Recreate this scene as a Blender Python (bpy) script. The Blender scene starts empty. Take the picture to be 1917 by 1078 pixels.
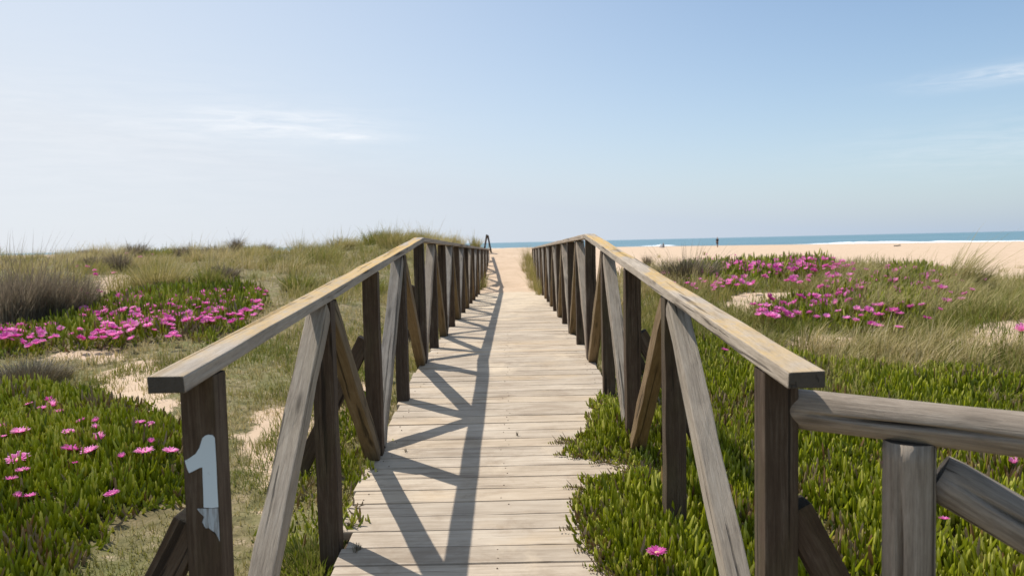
import bpy, bmesh, math, random
import numpy as np
from mathutils import Vector, Matrix

random.seed(7)
rng = np.random.default_rng(11)
S = bpy.context.scene
COL = S.collection

# ------------------------------------------------------------------ camera
EYE = np.array([0.0653, -1.6904, 1.3739])
PITCH, ROLL, YAW, FPX, PW, PH = 0.0607, 0.0221, 0.0012, 1400.0, 1917.0, 1078.0
_R = np.array([math.cos(YAW), math.sin(YAW), 0]); _F = np.array([-math.sin(YAW), math.cos(YAW), 0]); _Z = np.array([0, 0, 1.0])
_fw = math.cos(PITCH) * _F - math.sin(PITCH) * _Z
_up = math.sin(PITCH) * _F + math.cos(PITCH) * _Z
CR = math.cos(ROLL) * _R - math.sin(ROLL) * _up
CU = math.sin(ROLL) * _R + math.cos(ROLL) * _up
cam_d = bpy.data.cameras.new('camera')
cam = bpy.data.objects.new('camera', cam_d); COL.objects.link(cam)
cam.matrix_world = Matrix(((CR[0], CU[0], -_fw[0], EYE[0]), (CR[1], CU[1], -_fw[1], EYE[1]), (CR[2], CU[2], -_fw[2], EYE[2]), (0, 0, 0, 1)))
cam_d.sensor_width = 36; cam_d.lens = 36 * FPX / PW
cam_d.clip_start = 0.05; cam_d.clip_end = 60000
cam_d.dof.use_dof = True; cam_d.dof.focus_distance = 3.4; cam_d.dof.aperture_fstop = 4.5
S.camera = cam

# ------------------------------------------------------------------ light
SUNV = Vector((-0.495, 0.425, 1.0)).normalized()
SUN_EL = math.asin(SUNV.z); SUN_AZ = math.atan2(SUNV.x, SUNV.y)
w = bpy.data.worlds.new('World'); S.world = w; w.use_nodes = True
nt = w.node_tree; N = nt.nodes; L = nt.links
bg = N['Background']
sky = N.new('ShaderNodeTexSky'); sky.sky_type = 'NISHITA'; sky.sun_disc = False
sky.sun_elevation = SUN_EL; sky.sun_rotation = SUN_AZ
sky.altitude = 0; sky.air_density = 1.0; sky.dust_density = .5; sky.ozone_density = 1.6
bg.inputs['Strength'].default_value = 0.13
tc = N.new('ShaderNodeTexCoord')
def wmath(op, a, b=None):
    m = N.new('ShaderNodeMath'); m.operation = op
    for i, v in enumerate((a, b)):
        if v is None: continue
        if isinstance(v, (int, float)): m.inputs[i].default_value = v
        else: L.new(v, m.inputs[i])
    return m.outputs[0]
def wdot(vec):
    d = N.new('ShaderNodeVectorMath'); d.operation = 'DOT_PRODUCT'
    L.new(tc.outputs['Generated'], d.inputs[0]); d.inputs[1].default_value = vec
    return d.outputs['Value']
# thin cirrus: each wisp is a soft streak round one direction of the sky
cloud = None
for az, el, wu, wv, amp, seed in ((-17.5, 8.9, .115, .017, 1.0, 3.1), (-12.0, 8.0, .055, .006, .9, 8.0), (33.5, 9.8, .08, .010, .75, 5.7), (34, 5.5, .16, .03, .3, 2.2), (-27, 7.5, .26, .07, .3, 9.4)):
    a, e = math.radians(az), math.radians(el)
    rt = (math.cos(a), -math.sin(a), 0)
    upv = (-math.sin(a) * math.sin(e), -math.cos(a) * math.sin(e), math.cos(e))
    fwv = (math.sin(a) * math.cos(e), math.cos(a) * math.cos(e), math.sin(e))
    u, v, f = wdot(rt), wdot(upv), wdot(fwv)
    cmb = N.new('ShaderNodeCombineXYZ')
    L.new(wmath('MULTIPLY', u, 9), cmb.inputs[0]); L.new(wmath('MULTIPLY', v, 75), cmb.inputs[1]); cmb.inputs[2].default_value = seed
    nz = N.new('ShaderNodeTexNoise'); nz.inputs['Scale'].default_value = 1.6; nz.inputs['Detail'].default_value = 7; nz.inputs['Roughness'].default_value = .62
    nz.inputs['Distortion'].default_value = .6
    L.new(cmb.outputs[0], nz.inputs['Vector'])
    uu = wmath('DIVIDE', u, wu); vv = wmath('DIVIDE', v, wv)
    r2 = wmath('ADD', wmath('MULTIPLY', uu, uu), wmath('MULTIPLY', vv, vv))
    g = wmath('EXPONENT', wmath('MULTIPLY', r2, -1.0))
    g = wmath('MULTIPLY', g, wmath('GREATER_THAN', f, 0.0))
    nn = wmath('MAXIMUM', wmath('SUBTRACT', wmath('MULTIPLY', nz.outputs['Fac'], 2.2), .72), 0.0)
    m = wmath('MULTIPLY', wmath('MULTIPLY', g, nn), amp)
    cloud = m if cloud is None else wmath('ADD', cloud, m)
cloud = wmath('MINIMUM', cloud, .8)
# a high thin veil of cirrostratus, thickest round the sun and towards the horizon
sepz = N.new('ShaderNodeSeparateXYZ'); L.new(tc.outputs['Generated'], sepz.inputs[0])
_hl = math.hypot(SUNV.x, SUNV.y)
sunside = wmath('MINIMUM', wmath('MAXIMUM', wmath('DIVIDE', wmath('SUBTRACT', wdot((SUNV.x / _hl, SUNV.y / _hl, 0)), .1), .86), 0.0), 1.0)
lowsky = wmath('EXPONENT', wmath('MULTIPLY', wmath('MAXIMUM', sepz.outputs[2], 0.0), -9.0))
veil = wmath('MINIMUM', wmath('ADD', wmath('MULTIPLY', wmath('POWER', sunside, 1.5), .72), wmath('MULTIPLY', lowsky, .92)), .95)
# unseen veil added overhead to whiten the skylight and lift the shadows
veil = wmath('MAXIMUM', veil, wmath('MULTIPLY', wmath('MINIMUM', wmath('MAXIMUM', wmath('MULTIPLY', wmath('SUBTRACT', sepz.outputs[2], .42), 4.0), 0.0), 1.0), .72))
veilc = N.new('ShaderNodeMix'); veilc.data_type = 'RGBA'; L.new(sunside, veilc.inputs[0]); veilc.inputs[6].default_value = (3.25, 4.05, 5.15, 1); veilc.inputs[7].default_value = (5.5, 5.8, 6.25, 1)
mixc = N.new('ShaderNodeMix'); mixc.data_type = 'RGBA'
L.new(wmath('MULTIPLY', cloud, .9), mixc.inputs[0])
vl = N.new('ShaderNodeMix'); vl.data_type = 'RGBA'; L.new(veil, vl.inputs[0]); L.new(veilc.outputs[2], vl.inputs[7])
tint = N.new('ShaderNodeMix'); tint.data_type = 'RGBA'; tint.blend_type = 'MULTIPLY'; tint.inputs[0].default_value = 1
L.new(sky.outputs['Color'], tint.inputs[6]); tint.inputs[7].default_value = (1.0, 1.02, 1.0, 1)
L.new(tint.outputs[2], vl.inputs[6]); L.new(vl.outputs[2], mixc.inputs[6]); mixc.inputs[7].default_value = (7.2, 7.3, 7.5, 1)
L.new(mixc.outputs[2], bg.inputs['Color'])

sun_d = bpy.data.lights.new('sun', 'SUN'); sun = bpy.data.objects.new('sun', sun_d); COL.objects.link(sun)
sun_d.energy = 5.0; sun_d.angle = math.radians(.53); sun_d.color = (1, .95, .86)
sun.rotation_euler = SUNV.to_track_quat('Z', 'Y').to_euler(); sun.location = (-20, 17, 40)
S.view_settings.view_transform = 'Standard'; S.view_settings.look = 'None'
S.view_settings.gamma = 1; S.view_settings.use_curve_mapping = False
S.view_settings.exposure = 0.10
S.render.engine = 'CYCLES'; S.cycles.use_denoising = True
S.cycles.max_bounces = 6; S.cycles.transparent_max_bounces = 4

# ------------------------------------------------------------------ terrain
def sm(a, b, t):
    u = np.clip((np.asarray(t, float) - a) / (b - a), 0, 1); return u * u * (3 - 2 * u)
def _h2(ix, iy, sd):
    n = (ix.astype(np.int64) * 374761393 + iy.astype(np.int64) * 668265263 + sd * 1442695041) & 0x7fffffff
    n = ((n ^ (n >> 13)) * 1274126177) & 0x7fffffff
    return ((n ^ (n >> 16)) & 0xffff) / 65535.0
def vn(x, y, sd=0):
    x = np.asarray(x, float); y = np.asarray(y, float)
    ix, iy = np.floor(x), np.floor(y); fx, fy = x - ix, y - iy
    fx = fx * fx * (3 - 2 * fx); fy = fy * fy * (3 - 2 * fy)
    a, b, c, d = _h2(ix, iy, sd), _h2(ix + 1, iy, sd), _h2(ix, iy + 1, sd), _h2(ix + 1, iy + 1, sd)
    return (a + (b - a) * fx) * (1 - fy) + (c + (d - c) * fx) * fy
def fbm(x, y, sc, oc=4, sd=0):
    s = 0; a = 1; t = 0
    for i in range(oc):
        s = s + a * vn(x / sc * 2 ** i, y / sc * 2 ** i, sd + i * 17); t += a; a *= .5
    return s / t
H, G, RW, RT, SL1, L1, SL2, BAY, O1, PIN = 1.08, 1.3772, .0862, .0407, .0742, 4.7645, -.0137, 1.08, .3197, .0155
POST = .086
SEA = -.35
def deck_z(y):
    y = np.asarray(y, float)
    return np.where(y < L1, SL1 * y, SL1 * L1 + SL2 * (y - L1))
def shore(x, y): return (219 - 1.07 * x - y) / 1.465
def beach_z(x, y):
    s = shore(x, y)
    return np.where(s > 0, SEA + .0035 * np.minimum(s, 150) , np.maximum(SEA + .02 * s, SEA - 4)) + .05 * (fbm(x, y, 7, 3, 71) - .5) * sm(0, 20, s)
_path = np.array([(-60, -.35), (-3, -.28), (0, -.10), (2.0, .04), (4.7, .20), (9, .22), (14, .19), (16.6, .24), (18.0, .30), (20, .42), (23, .78), (26, 1.15), (28, 1.16), (60, .9)])
_left = np.array([(-60, -.1), (-3, -.12), (0, -.04), (1.5, .02), (3.2, .16), (5.5, .33), (8, .5), (12, .58), (15, .72), (18, 1.0), (22, 1.38), (26, 1.7), (30, 1.75), (60, 1.0)])
_right = np.array([(-60, -.1), (-3, -.15), (0, -.06), (1.5, .02), (3.2, .15), (5.5, .42), (8, .66), (10.5, .84), (12, .86), (14, .7), (60, .3)])
def hz(x, y):
    x = np.asarray(x, float); y = np.asarray(y, float)
    lp = np.interp(y, _left[:, 0], _left[:, 1]); rp = np.interp(y, _right[:, 0], _right[:, 1]); pp = np.interp(y, _path[:, 0], _path[:, 1])
    fl = sm(30, 52, y - .25 * (x + 6)); fr = sm(11.5, 24, y + .18 * (x - 8)); fp = sm(27.5, 44, y)
    hum = (fbm(x, y, 2.6, 3, 5) - .5) * .26 + (fbm(x, y, .5, 3, 9) - .5) * .07
    big = (fbm(x, y, 8.5, 2, 31) - .5) * .75 * sm(13, 22, y)
    bz = beach_z(x, y)
    lp = lp * (1 - (.08 + .30 * sm(-3.9, -7.2, x)) * sm(16, 24, y)) + hum + big * .8; lp = lp * (1 - fl) + bz * fl
    rp = rp - (.06 + .36 * sm(5, 9, x)) * sm(5, 10, y) + hum + big * .3; rp = rp * (1 - fr) + bz * fr
    pp = pp + (fbm(x, y, .7, 3, 12) - .5) * .05; pp = pp * (1 - fp) + bz * fp
    wl = sm(-.95, -2.7, x); wr = sm(.95, 2.3, x)
    z = pp * (1 - wl - wr) + lp * wl + rp * wr
    # sand banked against the walkway's far end never climbs over the planks before y = 17
    lim = deck_z(y) - .05 + .17 * sm(13.5, 18.5, y) * fbm(x, y, .8, 3, 66) * 1.25
    inside = (np.abs(x) < .78) & (y < 18.2)
    z = np.where(inside, np.minimum(z, lim), z)
    near = (np.abs(x) < 1.1) & (y < 18.2)
    return np.where(near & ~inside, np.minimum(z, lim + (np.abs(x) - .78) * .6), z)
def ray(px, py):
    u, v = px - PW / 2, py - PH / 2
    d = _fw * FPX + CR * u - CU * v
    return d / np.linalg.norm(d)
_T = np.concatenate([np.geomspace(.8, 400, 1600), np.geomspace(401, 30000, 200)])
def at(px, py):
    """the ground point a line of sight meets"""
    d = ray(px, py); P = EYE + _T[:, None] * d
    below = P[:, 2] < hz(P[:, 0], P[:, 1])
    i = int(np.argmax(below)) if below.any() else len(_T) - 1
    return P[i]
def on_y(px, py, y):
    d = ray(px, py); return EYE + d * ((y - EYE[1]) / d[1])

def seg_axis(lo, hi, a, b, st, gr):
    mid = list(np.arange(a, b + 1e-6, st)); r = []; x, s = b, st
    while x < hi: s *= gr; x += s; r.append(x)
    l = []; x, s = a, st
    while x > lo: s *= gr; x -= s; l.append(x)
    return np.array(l[::-1] + mid + r)

def new_mesh(name, V, F, fs, attrs=None, smooth=False):
    """V n x 3, F m x fs faces of one size"""
    me = bpy.data.meshes.new(name)
    V = np.ascontiguousarray(V, dtype=np.float32); F = np.ascontiguousarray(F, dtype=np.int32)
    me.vertices.add(len(V)); me.vertices.foreach_set('co', V.ravel())
    me.loops.add(F.size); me.loops.foreach_set('vertex_index', F.ravel())
    me.polygons.add(len(F)); me.polygons.foreach_set('loop_start', np.arange(0, F.size, fs, dtype=np.int32))
    try: me.polygons.foreach_set('loop_total', np.full(len(F), fs, dtype=np.int32))
    except Exception: pass
    me.polygons.foreach_set('use_smooth', np.full(len(F), smooth))
    for k, a in (attrs or {}).items():
        at_ = me.attributes.new(k, 'FLOAT', 'POINT'); at_.data.foreach_set('value', np.ascontiguousarray(a, dtype=np.float32))
    me.update(calc_edges=True); me.validate()
    return me
def link(name, me, mat=None, parent=None):
    o = bpy.data.objects.new(name, me)
    if mat is not None and me is not None and not me.materials: me.materials.append(mat)
    COL.objects.link(o)
    if parent: o.parent = parent
    return o
def tag(o, label=None, cat=None, group=None, kind=None):
    if label: o['label'] = label
    if cat: o['category'] = cat
    if group: o['group'] = group
    if kind: o['kind'] = kind
    return o
def empty(name, loc, label, cat, group=None):
    o = bpy.data.objects.new(name, None); o.empty_display_size = .1; COL.objects.link(o); o.location = loc
    return tag(o, label, cat, group)

# ------------------------------------------------------------------ materials
class NB:
    def __init__(s, name):
        s.m = bpy.data.materials.new(name); s.m.use_nodes = True; s.t = s.m.node_tree; s.n = s.t.nodes; s.l = s.t.links
        s.b = s.n['Principled BSDF']
        s.b.inputs['Specular IOR Level'].default_value = .25
    def set(s, sock, v):
        if isinstance(v, bpy.types.NodeSocket): s.l.new(v, sock)
        elif isinstance(v, (tuple, list)) and len(v) == 3 and sock.type == 'RGBA': sock.default_value = (*v, 1)
        else: sock.default_value = v
    def math(s, op, a, b=0.0, c=None):
        m = s.n.new('ShaderNodeMath'); m.operation = op; s.set(m.inputs[0], a); s.set(m.inputs[1], b)
        if c is not None: s.set(m.inputs[2], c)
        return m.outputs[0]
    def mix(s, f, a, b, mode='MIX'):
        m = s.n.new('ShaderNodeMix'); m.data_type = 'RGBA'; m.blend_type = mode
        s.set(m.inputs[0], f); s.set(m.inputs[6], a); s.set(m.inputs[7], b); return m.outputs[2]
    def noise(s, vec, scale, detail=4, rough=.55, dist=0):
        m = s.n.new('ShaderNodeTexNoise'); s.l.new(vec, m.inputs['Vector'])
        m.inputs['Scale'].default_value = scale; m.inputs['Detail'].default_value = detail; m.inputs['Roughness'].default_value = rough; m.inputs['Distortion'].default_value = dist
        return m.outputs['Fac']
    def map(s, vec, scale=(1, 1, 1), off=None):
        m = s.n.new('ShaderNodeMapping'); s.l.new(vec, m.inputs['Vector']); m.inputs['Scale'].default_value = scale
        if off is not None: s.set(m.inputs['Location'], off)
        return m.outputs[0]
    def ramp(s, fac, pts):
        r = s.n.new('ShaderNodeValToRGB'); s.set(r.inputs[0], fac); e = r.color_ramp.elements
        while len(e) < len(pts): e.new(.5)
        for q, (p, c) in zip(e, pts): q.position = p; q.color = (*c, 1) if len(c) == 3 else c
        return r.outputs[0]
    def rng(s, fac, a, b, c=0.0, d=1.0):
        r = s.n.new('ShaderNodeMapRange'); s.set(r.inputs[0], fac)
        for i, v in enumerate((a, b, c, d)): r.inputs[i + 1].default_value = v
        return r.outputs[0]
    def attr(s, name):
        a = s.n.new('ShaderNodeAttribute'); a.attribute_name = name; return a.outputs['Fac']
    def obj(s): return s.n.new('ShaderNodeTexCoord').outputs['Object']
    def rand(s): return s.n.new('ShaderNodeObjectInfo').outputs['Random']
    def bump(s, h, strength, dist):
        b = s.n.new('ShaderNodeBump'); s.set(b.inputs['Height'], h); b.inputs['Strength'].default_value = strength; b.inputs['Distance'].default_value = dist
        s.l.new(b.outputs[0], s.b.inputs['Normal'])
    def out(s, col, rough=.8):
        s.set(s.b.inputs['Base Color'], col); s.set(s.b.inputs['Roughness'], rough); return s.m

def wood_mat(name, dark, mid, pale, lichen=0.0, green=0.0, streak=1.0):
    k = NB(name); v = k.obj()
    off = k.n.new('ShaderNodeCombineXYZ'); r = k.rand()
    for i, q in enumerate((37.0, 11.0, 23.0)): k.set(off.inputs[i], k.math('MULTIPLY', r, q))
    vv = k.map(v, (1, 1, 1), off.outputs[0])
    grain = k.noise(k.map(vv, (3.4, 70, 70)), 1, 7, .68, .8)
    fine = k.noise(k.map(vv, (22, 300, 300)), 1, 4, .7)
    blot = k.noise(k.map(vv, (5, 12, 12)), 1, 6, .7)
    crack = k.noise(k.map(vv, (1.1, 42, 42)), 1, 4, .55, .5)
    knot = k.n.new('ShaderNodeTexVoronoi'); k.l.new(k.map(vv, (2.6, 12, 12)), knot.inputs['Vector']); knot.inputs['Scale'].default_value = 1
    kn = k.rng(knot.outputs['Distance'], .07, .17, 1, 0)
    cm = k.rng(crack, .60, .635)
    c = k.ramp(k.math('ADD', k.math('MULTIPLY', grain, .6), k.math('MULTIPLY', blot, .4)), [(.3, dark), (.5, mid), (.72, pale)])
    c = k.mix(k.rng(fine, .45, .75, 0, .35), c, tuple(x * .55 for x in dark))
    c = k.mix(k.math('MULTIPLY', cm, .75 * streak), c, tuple(x * .3 for x in dark))
    c = k.mix(k.math('MULTIPLY', kn, .6), c, tuple(x * .45 for x in dark))
    # every timber has weathered a little differently
    c = k.mix(1, c, k.ramp(r, [(0, (.8, .8, .82)), (.5, (1, .97, .93)), (1, (1.0, .92, .84))]), 'MULTIPLY')
    tn = k.n.new('ShaderNodeTexCoord').outputs['Normal']; sn = k.n.new('ShaderNodeSeparateXYZ'); k.l.new(tn, sn.inputs[0])
    c = k.mix(k.math('MULTIPLY', k.rng(k.math('ABSOLUTE', sn.outputs[0]), .85, .95), .88), c, tuple(x * .22 for x in dark))   # open end grain
    if lichen:
        geo = k.n.new('ShaderNodeNewGeometry'); sx = k.n.new('ShaderNodeSeparateXYZ'); k.l.new(geo.outputs['Normal'], sx.inputs[0])
        upm = k.rng(sx.outputs[2], .6, .8)
        ln = k.noise(k.map(v, (1.6, 6, 6), off.outputs[0]), 1, 3, .55, .4); ls = k.noise(k.map(v, (22, 30, 30)), 1, 6, .7, .5)
        lm = k.math('MULTIPLY', k.math('MULTIPLY', k.rng(k.math('ADD', ln, .05), .47, .57), k.rng(ls, .32, .60, .15, 1)), upm)
        sxv = k.n.new('ShaderNodeSeparateXYZ'); k.l.new(v, sxv.inputs[0])
        lm = k.math('MULTIPLY', lm, k.rng(sxv.outputs[0], -2.2, 1.4, .5, 1))     # thickest towards the crest
        c = k.mix(k.math('MULTIPLY', lm, lichen), c, (.55, .34, .085))
    if green:
        geo = k.n.new('ShaderNodeNewGeometry'); sp = k.n.new('ShaderNodeSeparateXYZ'); k.l.new(geo.outputs['Position'], sp.inputs[0])
        gm = k.noise(k.map(vv, (3, 8, 8)), 1, 3)
        c = k.mix(k.math('MULTIPLY', k.rng(gm, .5, .75), green), c, (.16, .17, .06))
    k.bump(k.math('SUBTRACT', k.math('ADD', k.math('MULTIPLY', grain, .7), k.math('MULTIPLY', fine, .3)), k.math('MULTIPLY', cm, 1.2)), .75, .006)
    return k.out(c, .85)
M = {}
M['post'] = wood_mat('post_wood', (.036, .022, .013), (.080, .054, .036), (.165, .13, .098), green=.12)
M['brace'] = wood_mat('brace_wood', (.15, .125, .10), (.33, .285, .235), (.45, .405, .35), green=.08)
M['brace_brown'] = wood_mat('brown_brace_wood', (.10, .068, .036), (.20, .142, .078), (.30, .235, .15), green=.06)
M['rail'] = wood_mat('rail_wood', (.20, .165, .135), (.40, .345, .285), (.52, .46, .40), lichen=.92)
M['log'] = wood_mat('log_wood', (.13, .105, .085), (.29, .25, .21), (.45, .405, .36))

def deck_mat():
    k = NB('deck_wood'); v = k.obj(); r = k.attr('tint')
    off = k.n.new('ShaderNodeCombineXYZ')
    for i, q in enumerate((19.0, 0.0, 31.0)): k.set(off.inputs[i], k.math('MULTIPLY', r, q))
    vv = k.map(v, (1, 1, 1), off.outputs[0])
    grain = k.noise(k.map(vv, (2.0, 46, 20)), 1, 5, .6, .5)
    fine = k.noise(k.map(vv, (12, 180, 60)), 1, 3, .6)
    blot = k.noise(k.map(v, (2.4, 3.4, 3)), 1, 5, .65)
    c = k.ramp(k.math('ADD', k.math('MULTIPLY', grain, .55), k.math('MULTIPLY', blot, .45)), [(.3, (.29, .23, .17)), (.5, (.46, .38, .297)), (.68, (.56, .48, .385))])
    c = k.mix(k.rng(fine, .5, .78, 0, .3), c, (.24, .19, .14))
    crack = k.noise(k.map(vv, (1.2, 26, 8)), 1, 3, .5, .8)
    c = k.mix(k.rng(crack, .62, .66, 0, .55), c, (.16, .12, .09))
    stain = k.noise(k.map(v, (3.0, 5.0, 3)), 1, 6, .72, .6); c = k.mix(k.rng(stain, .52, .70, 0, .6), c, (.27, .20, .14))
    gold = k.noise(k.map(v, (1.3, 2.2, 3), off.outputs[0]), 1, 4, .6); c = k.mix(k.rng(gold, .55, .72, 0, .5), c, (.54, .40, .25))
    c = k.mix(1, c, k.ramp(r, [(0, (.84, .83, .82)), (.5, (1, 1, 1)), (1, (.96, .92, .86))]), 'MULTIPLY')
    sandn = k.noise(k.map(v, (1.5, 1.1, 1)), 1, 6, .7)
    sp = k.n.new('ShaderNodeSeparateXYZ'); k.l.new(v, sp.inputs[0])
    far = k.rng(sp.outputs[1], 8, 17.2)
    sm_ = k.rng(k.math('ADD', sandn, k.math('MULTIPLY', far, .38)), .56, .72)
    c = k.mix(k.math('MULTIPLY', sm_, .75), c, (.60, .49, .36))
    k.bump(k.math('ADD', k.math('MULTIPLY', grain, .7), k.math('MULTIPLY', fine, .3)), .5, .004)
    return k.out(c, .9)
M['deck'] = deck_mat()

def ground_mat():
    k = NB('dune_ground'); v = k.obj()
    s = k.attr('sand'); g = k.attr('green')
    n1 = k.noise(v, 1.3, 5, .6); n2 = k.noise(v, 9, 5, .65); n3 = k.noise(v, 70, 3, .6)
    sand = k.ramp(k.math('ADD', k.math('MULTIPLY', n1, .6), k.math('MULTIPLY', n2, .4)), [(.3, (.45, .325, .22)), (.55, (.56, .415, .295)), (.75, (.63, .495, .37))])
    far = k.attr('wet')
    sand = k.mix(k.math('MULTIPLY', k.rng(n3, .5, .8), .25), sand, (.38, .28, .19))
    soil = k.ramp(n2, [(.35, (.085, .07, .03)), (.5, (.17, .14, .065)), (.62, (.25, .195, .115))])
    soil = k.mix(k.math('MULTIPLY', k.rng(n1, .45, .65), .55), soil, (.13, .15, .045))
    mask = k.rng(k.math('ADD', s, k.math('MULTIPLY', k.math('SUBTRACT', k.math('ADD', k.math('MULTIPLY', n2, .7), k.math('MULTIPLY', n3, .3)), .5), 1.5)), .42, .62)
    c = k.mix(mask, soil, sand)
    c = k.mix(k.math('MULTIPLY', g, .85), c, k.ramp(n3, [(.35, (.07, .06, .022)), (.65, (.17, .13, .06))]))
    c = k.mix(k.math('MULTIPLY', far, .75), c, (.34, .27, .20))
    k.bump(k.math('ADD', k.math('MULTIPLY', n2, .6), k.math('MULTIPLY', n3, .4)), .7, .03)
    return k.out(c, .95)
M['ground'] = ground_mat()

def leaf_mat(name, pts, rough=.5, trans=.25, spec=.3):
    k = NB(name); t = k.attr('tint')
    c = k.ramp(t, pts)
    k.out(c, rough); k.b.inputs['Specular IOR Level'].default_value = spec
    if trans:
        tr = k.n.new('ShaderNodeBsdfTranslucent'); k.set(tr.inputs['Color'], c)
        mx = k.n.new('ShaderNodeMixShader'); mx.inputs[0].default_value = trans
        k.l.new(k.b.outputs[0], mx.inputs[1]); k.l.new(tr.outputs[0], mx.inputs[2])
        k.l.new(mx.outputs[0], k.n['Material Output'].inputs[0])
    return k.m
M['ice'] = leaf_mat('ice_plant_leaf', [(0, (.11, .14, .005)), (.35, (.235, .27, .009)), (.65, (.41, .44, .02)), (.86, (.64, .62, .16)), (.9, (.27, .15, .06)), (.95, (.33, .25, .14)), (1, (.42, .33, .22))], .36, .4, .45)
M['grass'] = leaf_mat('dune_grass_blade', [(0, (.13, .165, .015)), (.3, (.22, .215, .045)), (.55, (.33, .275, .10)), (.8, (.48, .38, .18)), (1, (.58, .48, .29))], .6, .38)
M['rush'] = leaf_mat('rush_stem', [(0, (.10, .08, .05)), (.5, (.24, .19, .135)), (1, (.40, .34, .25))], .75, .3)
M['twig'] = leaf_mat('dry_twig', [(0, (.10, .08, .055)), (.6, (.22, .18, .12)), (1, (.34, .28, .19))], .8, .05)
M['petal'] = leaf_mat('pink_petal', [(0, (.78, .08, .46)), (.6, (.90, .14, .58)), (1, (.95, .27, .68))], .5, .45)
def flat_mat(name, c, rough=.7, spec=.25, var=.12, scale=30):
    k = NB(name); n = k.noise(k.obj(), scale, 4, .6)
    k.b.inputs['Specular IOR Level'].default_value = spec
    return k.out(k.ramp(n, [(.3, tuple(x * (1 - var) for x in c)), (.7, tuple(min(1, x * (1 + var)) for x in c))]), rough)
_k = M['petal'].node_tree; _r = [n for n in _k.nodes if n.type == 'VALTORGB'][0]; _oi = _k.nodes.new('ShaderNodeObjectInfo'); _hs = _k.nodes.new('ShaderNodeHueSaturation')
_mr = _k.nodes.new('ShaderNodeMapRange'); _mr.inputs[3].default_value = .75; _mr.inputs[4].default_value = 1.12; _k.links.new(_oi.outputs['Random'], _mr.inputs[0]); _k.links.new(_mr.outputs[0], _hs.inputs['Value'])
_ms = _k.nodes.new('ShaderNodeMapRange'); _ms.inputs[3].default_value = 1.05; _ms.inputs[4].default_value = .72; _k.links.new(_oi.outputs['Random'], _ms.inputs[0]); _k.links.new(_ms.outputs[0], _hs.inputs['Saturation'])
for _l in list(_r.outputs[0].links):
    _t = _l.to_socket; _k.links.new(_hs.outputs[0], _t)
_k.links.new(_r.outputs[0], _hs.inputs['Color'])
M['centre'] = flat_mat('flower_centre', (.62, .48, .22))
M['stalk'] = flat_mat('flower_stalk', (.12, .17, .04))
M['skin'] = flat_mat('skin', (.36, .21, .14)); M['dark_cloth'] = flat_mat('dark_cloth', (.03, .03, .035)); M['grey_cloth'] = flat_mat('grey_cloth', (.16, .16, .17))
M['hair'] = flat_mat('hair', (.03, .02, .015)); M['white_cloth'] = flat_mat('white_cloth', (.8, .8, .8)); M['drift'] = flat_mat('driftwood', (.18, .15, .12))
M['foam'] = flat_mat('sea_foam', (.86, .88, .9), .9, .1, .05, 2)

M['nail'] = flat_mat('rusty_nail', (.15, .11, .08))
def paint_mat(name, c, thin):
    k = NB(name); v = k.obj()
    n = k.noise(k.map(v, (130 if thin else 40, 130 if thin else 40, 14 if thin else 60)), 1, 5, .6); n2 = k.noise(k.map(v, (250, 250, 30)), 1, 3)
    base = k.mix(k.rng(k.math('ADD', k.math('MULTIPLY', n, .6), k.math('MULTIPLY', n2, .4)), .45 if thin else .6, .62 if thin else .8, 0, .85), c, (.14, .12, .10))
    return k.out(base, .6)
M['paint'] = paint_mat('number_paint', (.60, .67, .72), False)
M['paint_thin'] = paint_mat('thin_number_paint', (.42, .46, .50), True)

def sea_mat():
    k = NB('sea_water'); v = k.obj()
    n = k.noise(k.map(v, (.05, .22, 1)), 1, 5, .6); n2 = k.noise(k.map(v, (.006, .03, 1)), 1, 3)
    c = k.ramp(k.math('ADD', k.math('MULTIPLY', n, .4), k.math('MULTIPLY', n2, .6)), [(.35, (.10, .19, .235)), (.65, (.135, .235, .285))])
    k.bump(n, .8, 1.5)
    k.b.inputs['Specular IOR Level'].default_value = .22
    return k.out(c, .45)
M['sea'] = sea_mat()

# ------------------------------------------------------------------ zones on the ground (outlines found on the dune surface)
def poly(pts): return np.array([at(*p)[:2] for p in pts])
def sdist(P, x, y):
    """signed distance, positive inside"""
    x = np.asarray(x, float); y = np.asarray(y, float)
    d = np.full(x.shape, 1e9); ins = np.zeros(x.shape, bool); n = len(P)
    for i in range(n):
        ax, ay = P[i]; bx, by = P[(i + 1) % n]; ex, ey = bx - ax, by - ay
        t = np.clip(((x - ax) * ex + (y - ay) * ey) / (ex * ex + ey * ey + 1e-12), 0, 1)
        d = np.minimum(d, np.hypot(x - ax - t * ex, y - ay - t * ey))
        c = ((ay > y) != (by > y)) & (x < ex * (y - ay) / (by - ay + 1e-12) + ax)
        ins ^= c
    return np.where(ins, d, -d)
Z_LN = poly([(-160, 735), (0, 728), (110, 735), (225, 752), (300, 800), (352, 812), (362, 905), (345, 950), (300, 985), (215, 1010), (160, 1078), (-50, 1250), (-700, 1200), (-400, 800)])
Z_LM = poly([(-90, 640), (0, 628), (70, 612), (150, 575), (290, 548), (400, 540), (490, 543), (505, 575), (470, 615), (400, 640), (300, 642), (235, 660), (90, 662), (0, 674), (-90, 680)])
Z_LG = poly([(260, 690), (330, 665), (480, 640), (640, 620), (700, 600), (700, 660), (640, 690), (540, 680), (420, 695), (300, 705)])
Z_LU = np.array([(-.72, 1.2), (-.74, 3.2), (-.95, 4.4), (-1.5, 4.6), (-1.35, 3.2), (-1.15, 2.2), (-1.0, 1.1)])
Z_RF1 = poly([(1255, 545), (1290, 500), (1330, 482), (1480, 476), (1570, 482), (1610, 500), (1560, 522), (1480, 535), (1400, 548), (1300, 555)])
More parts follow.
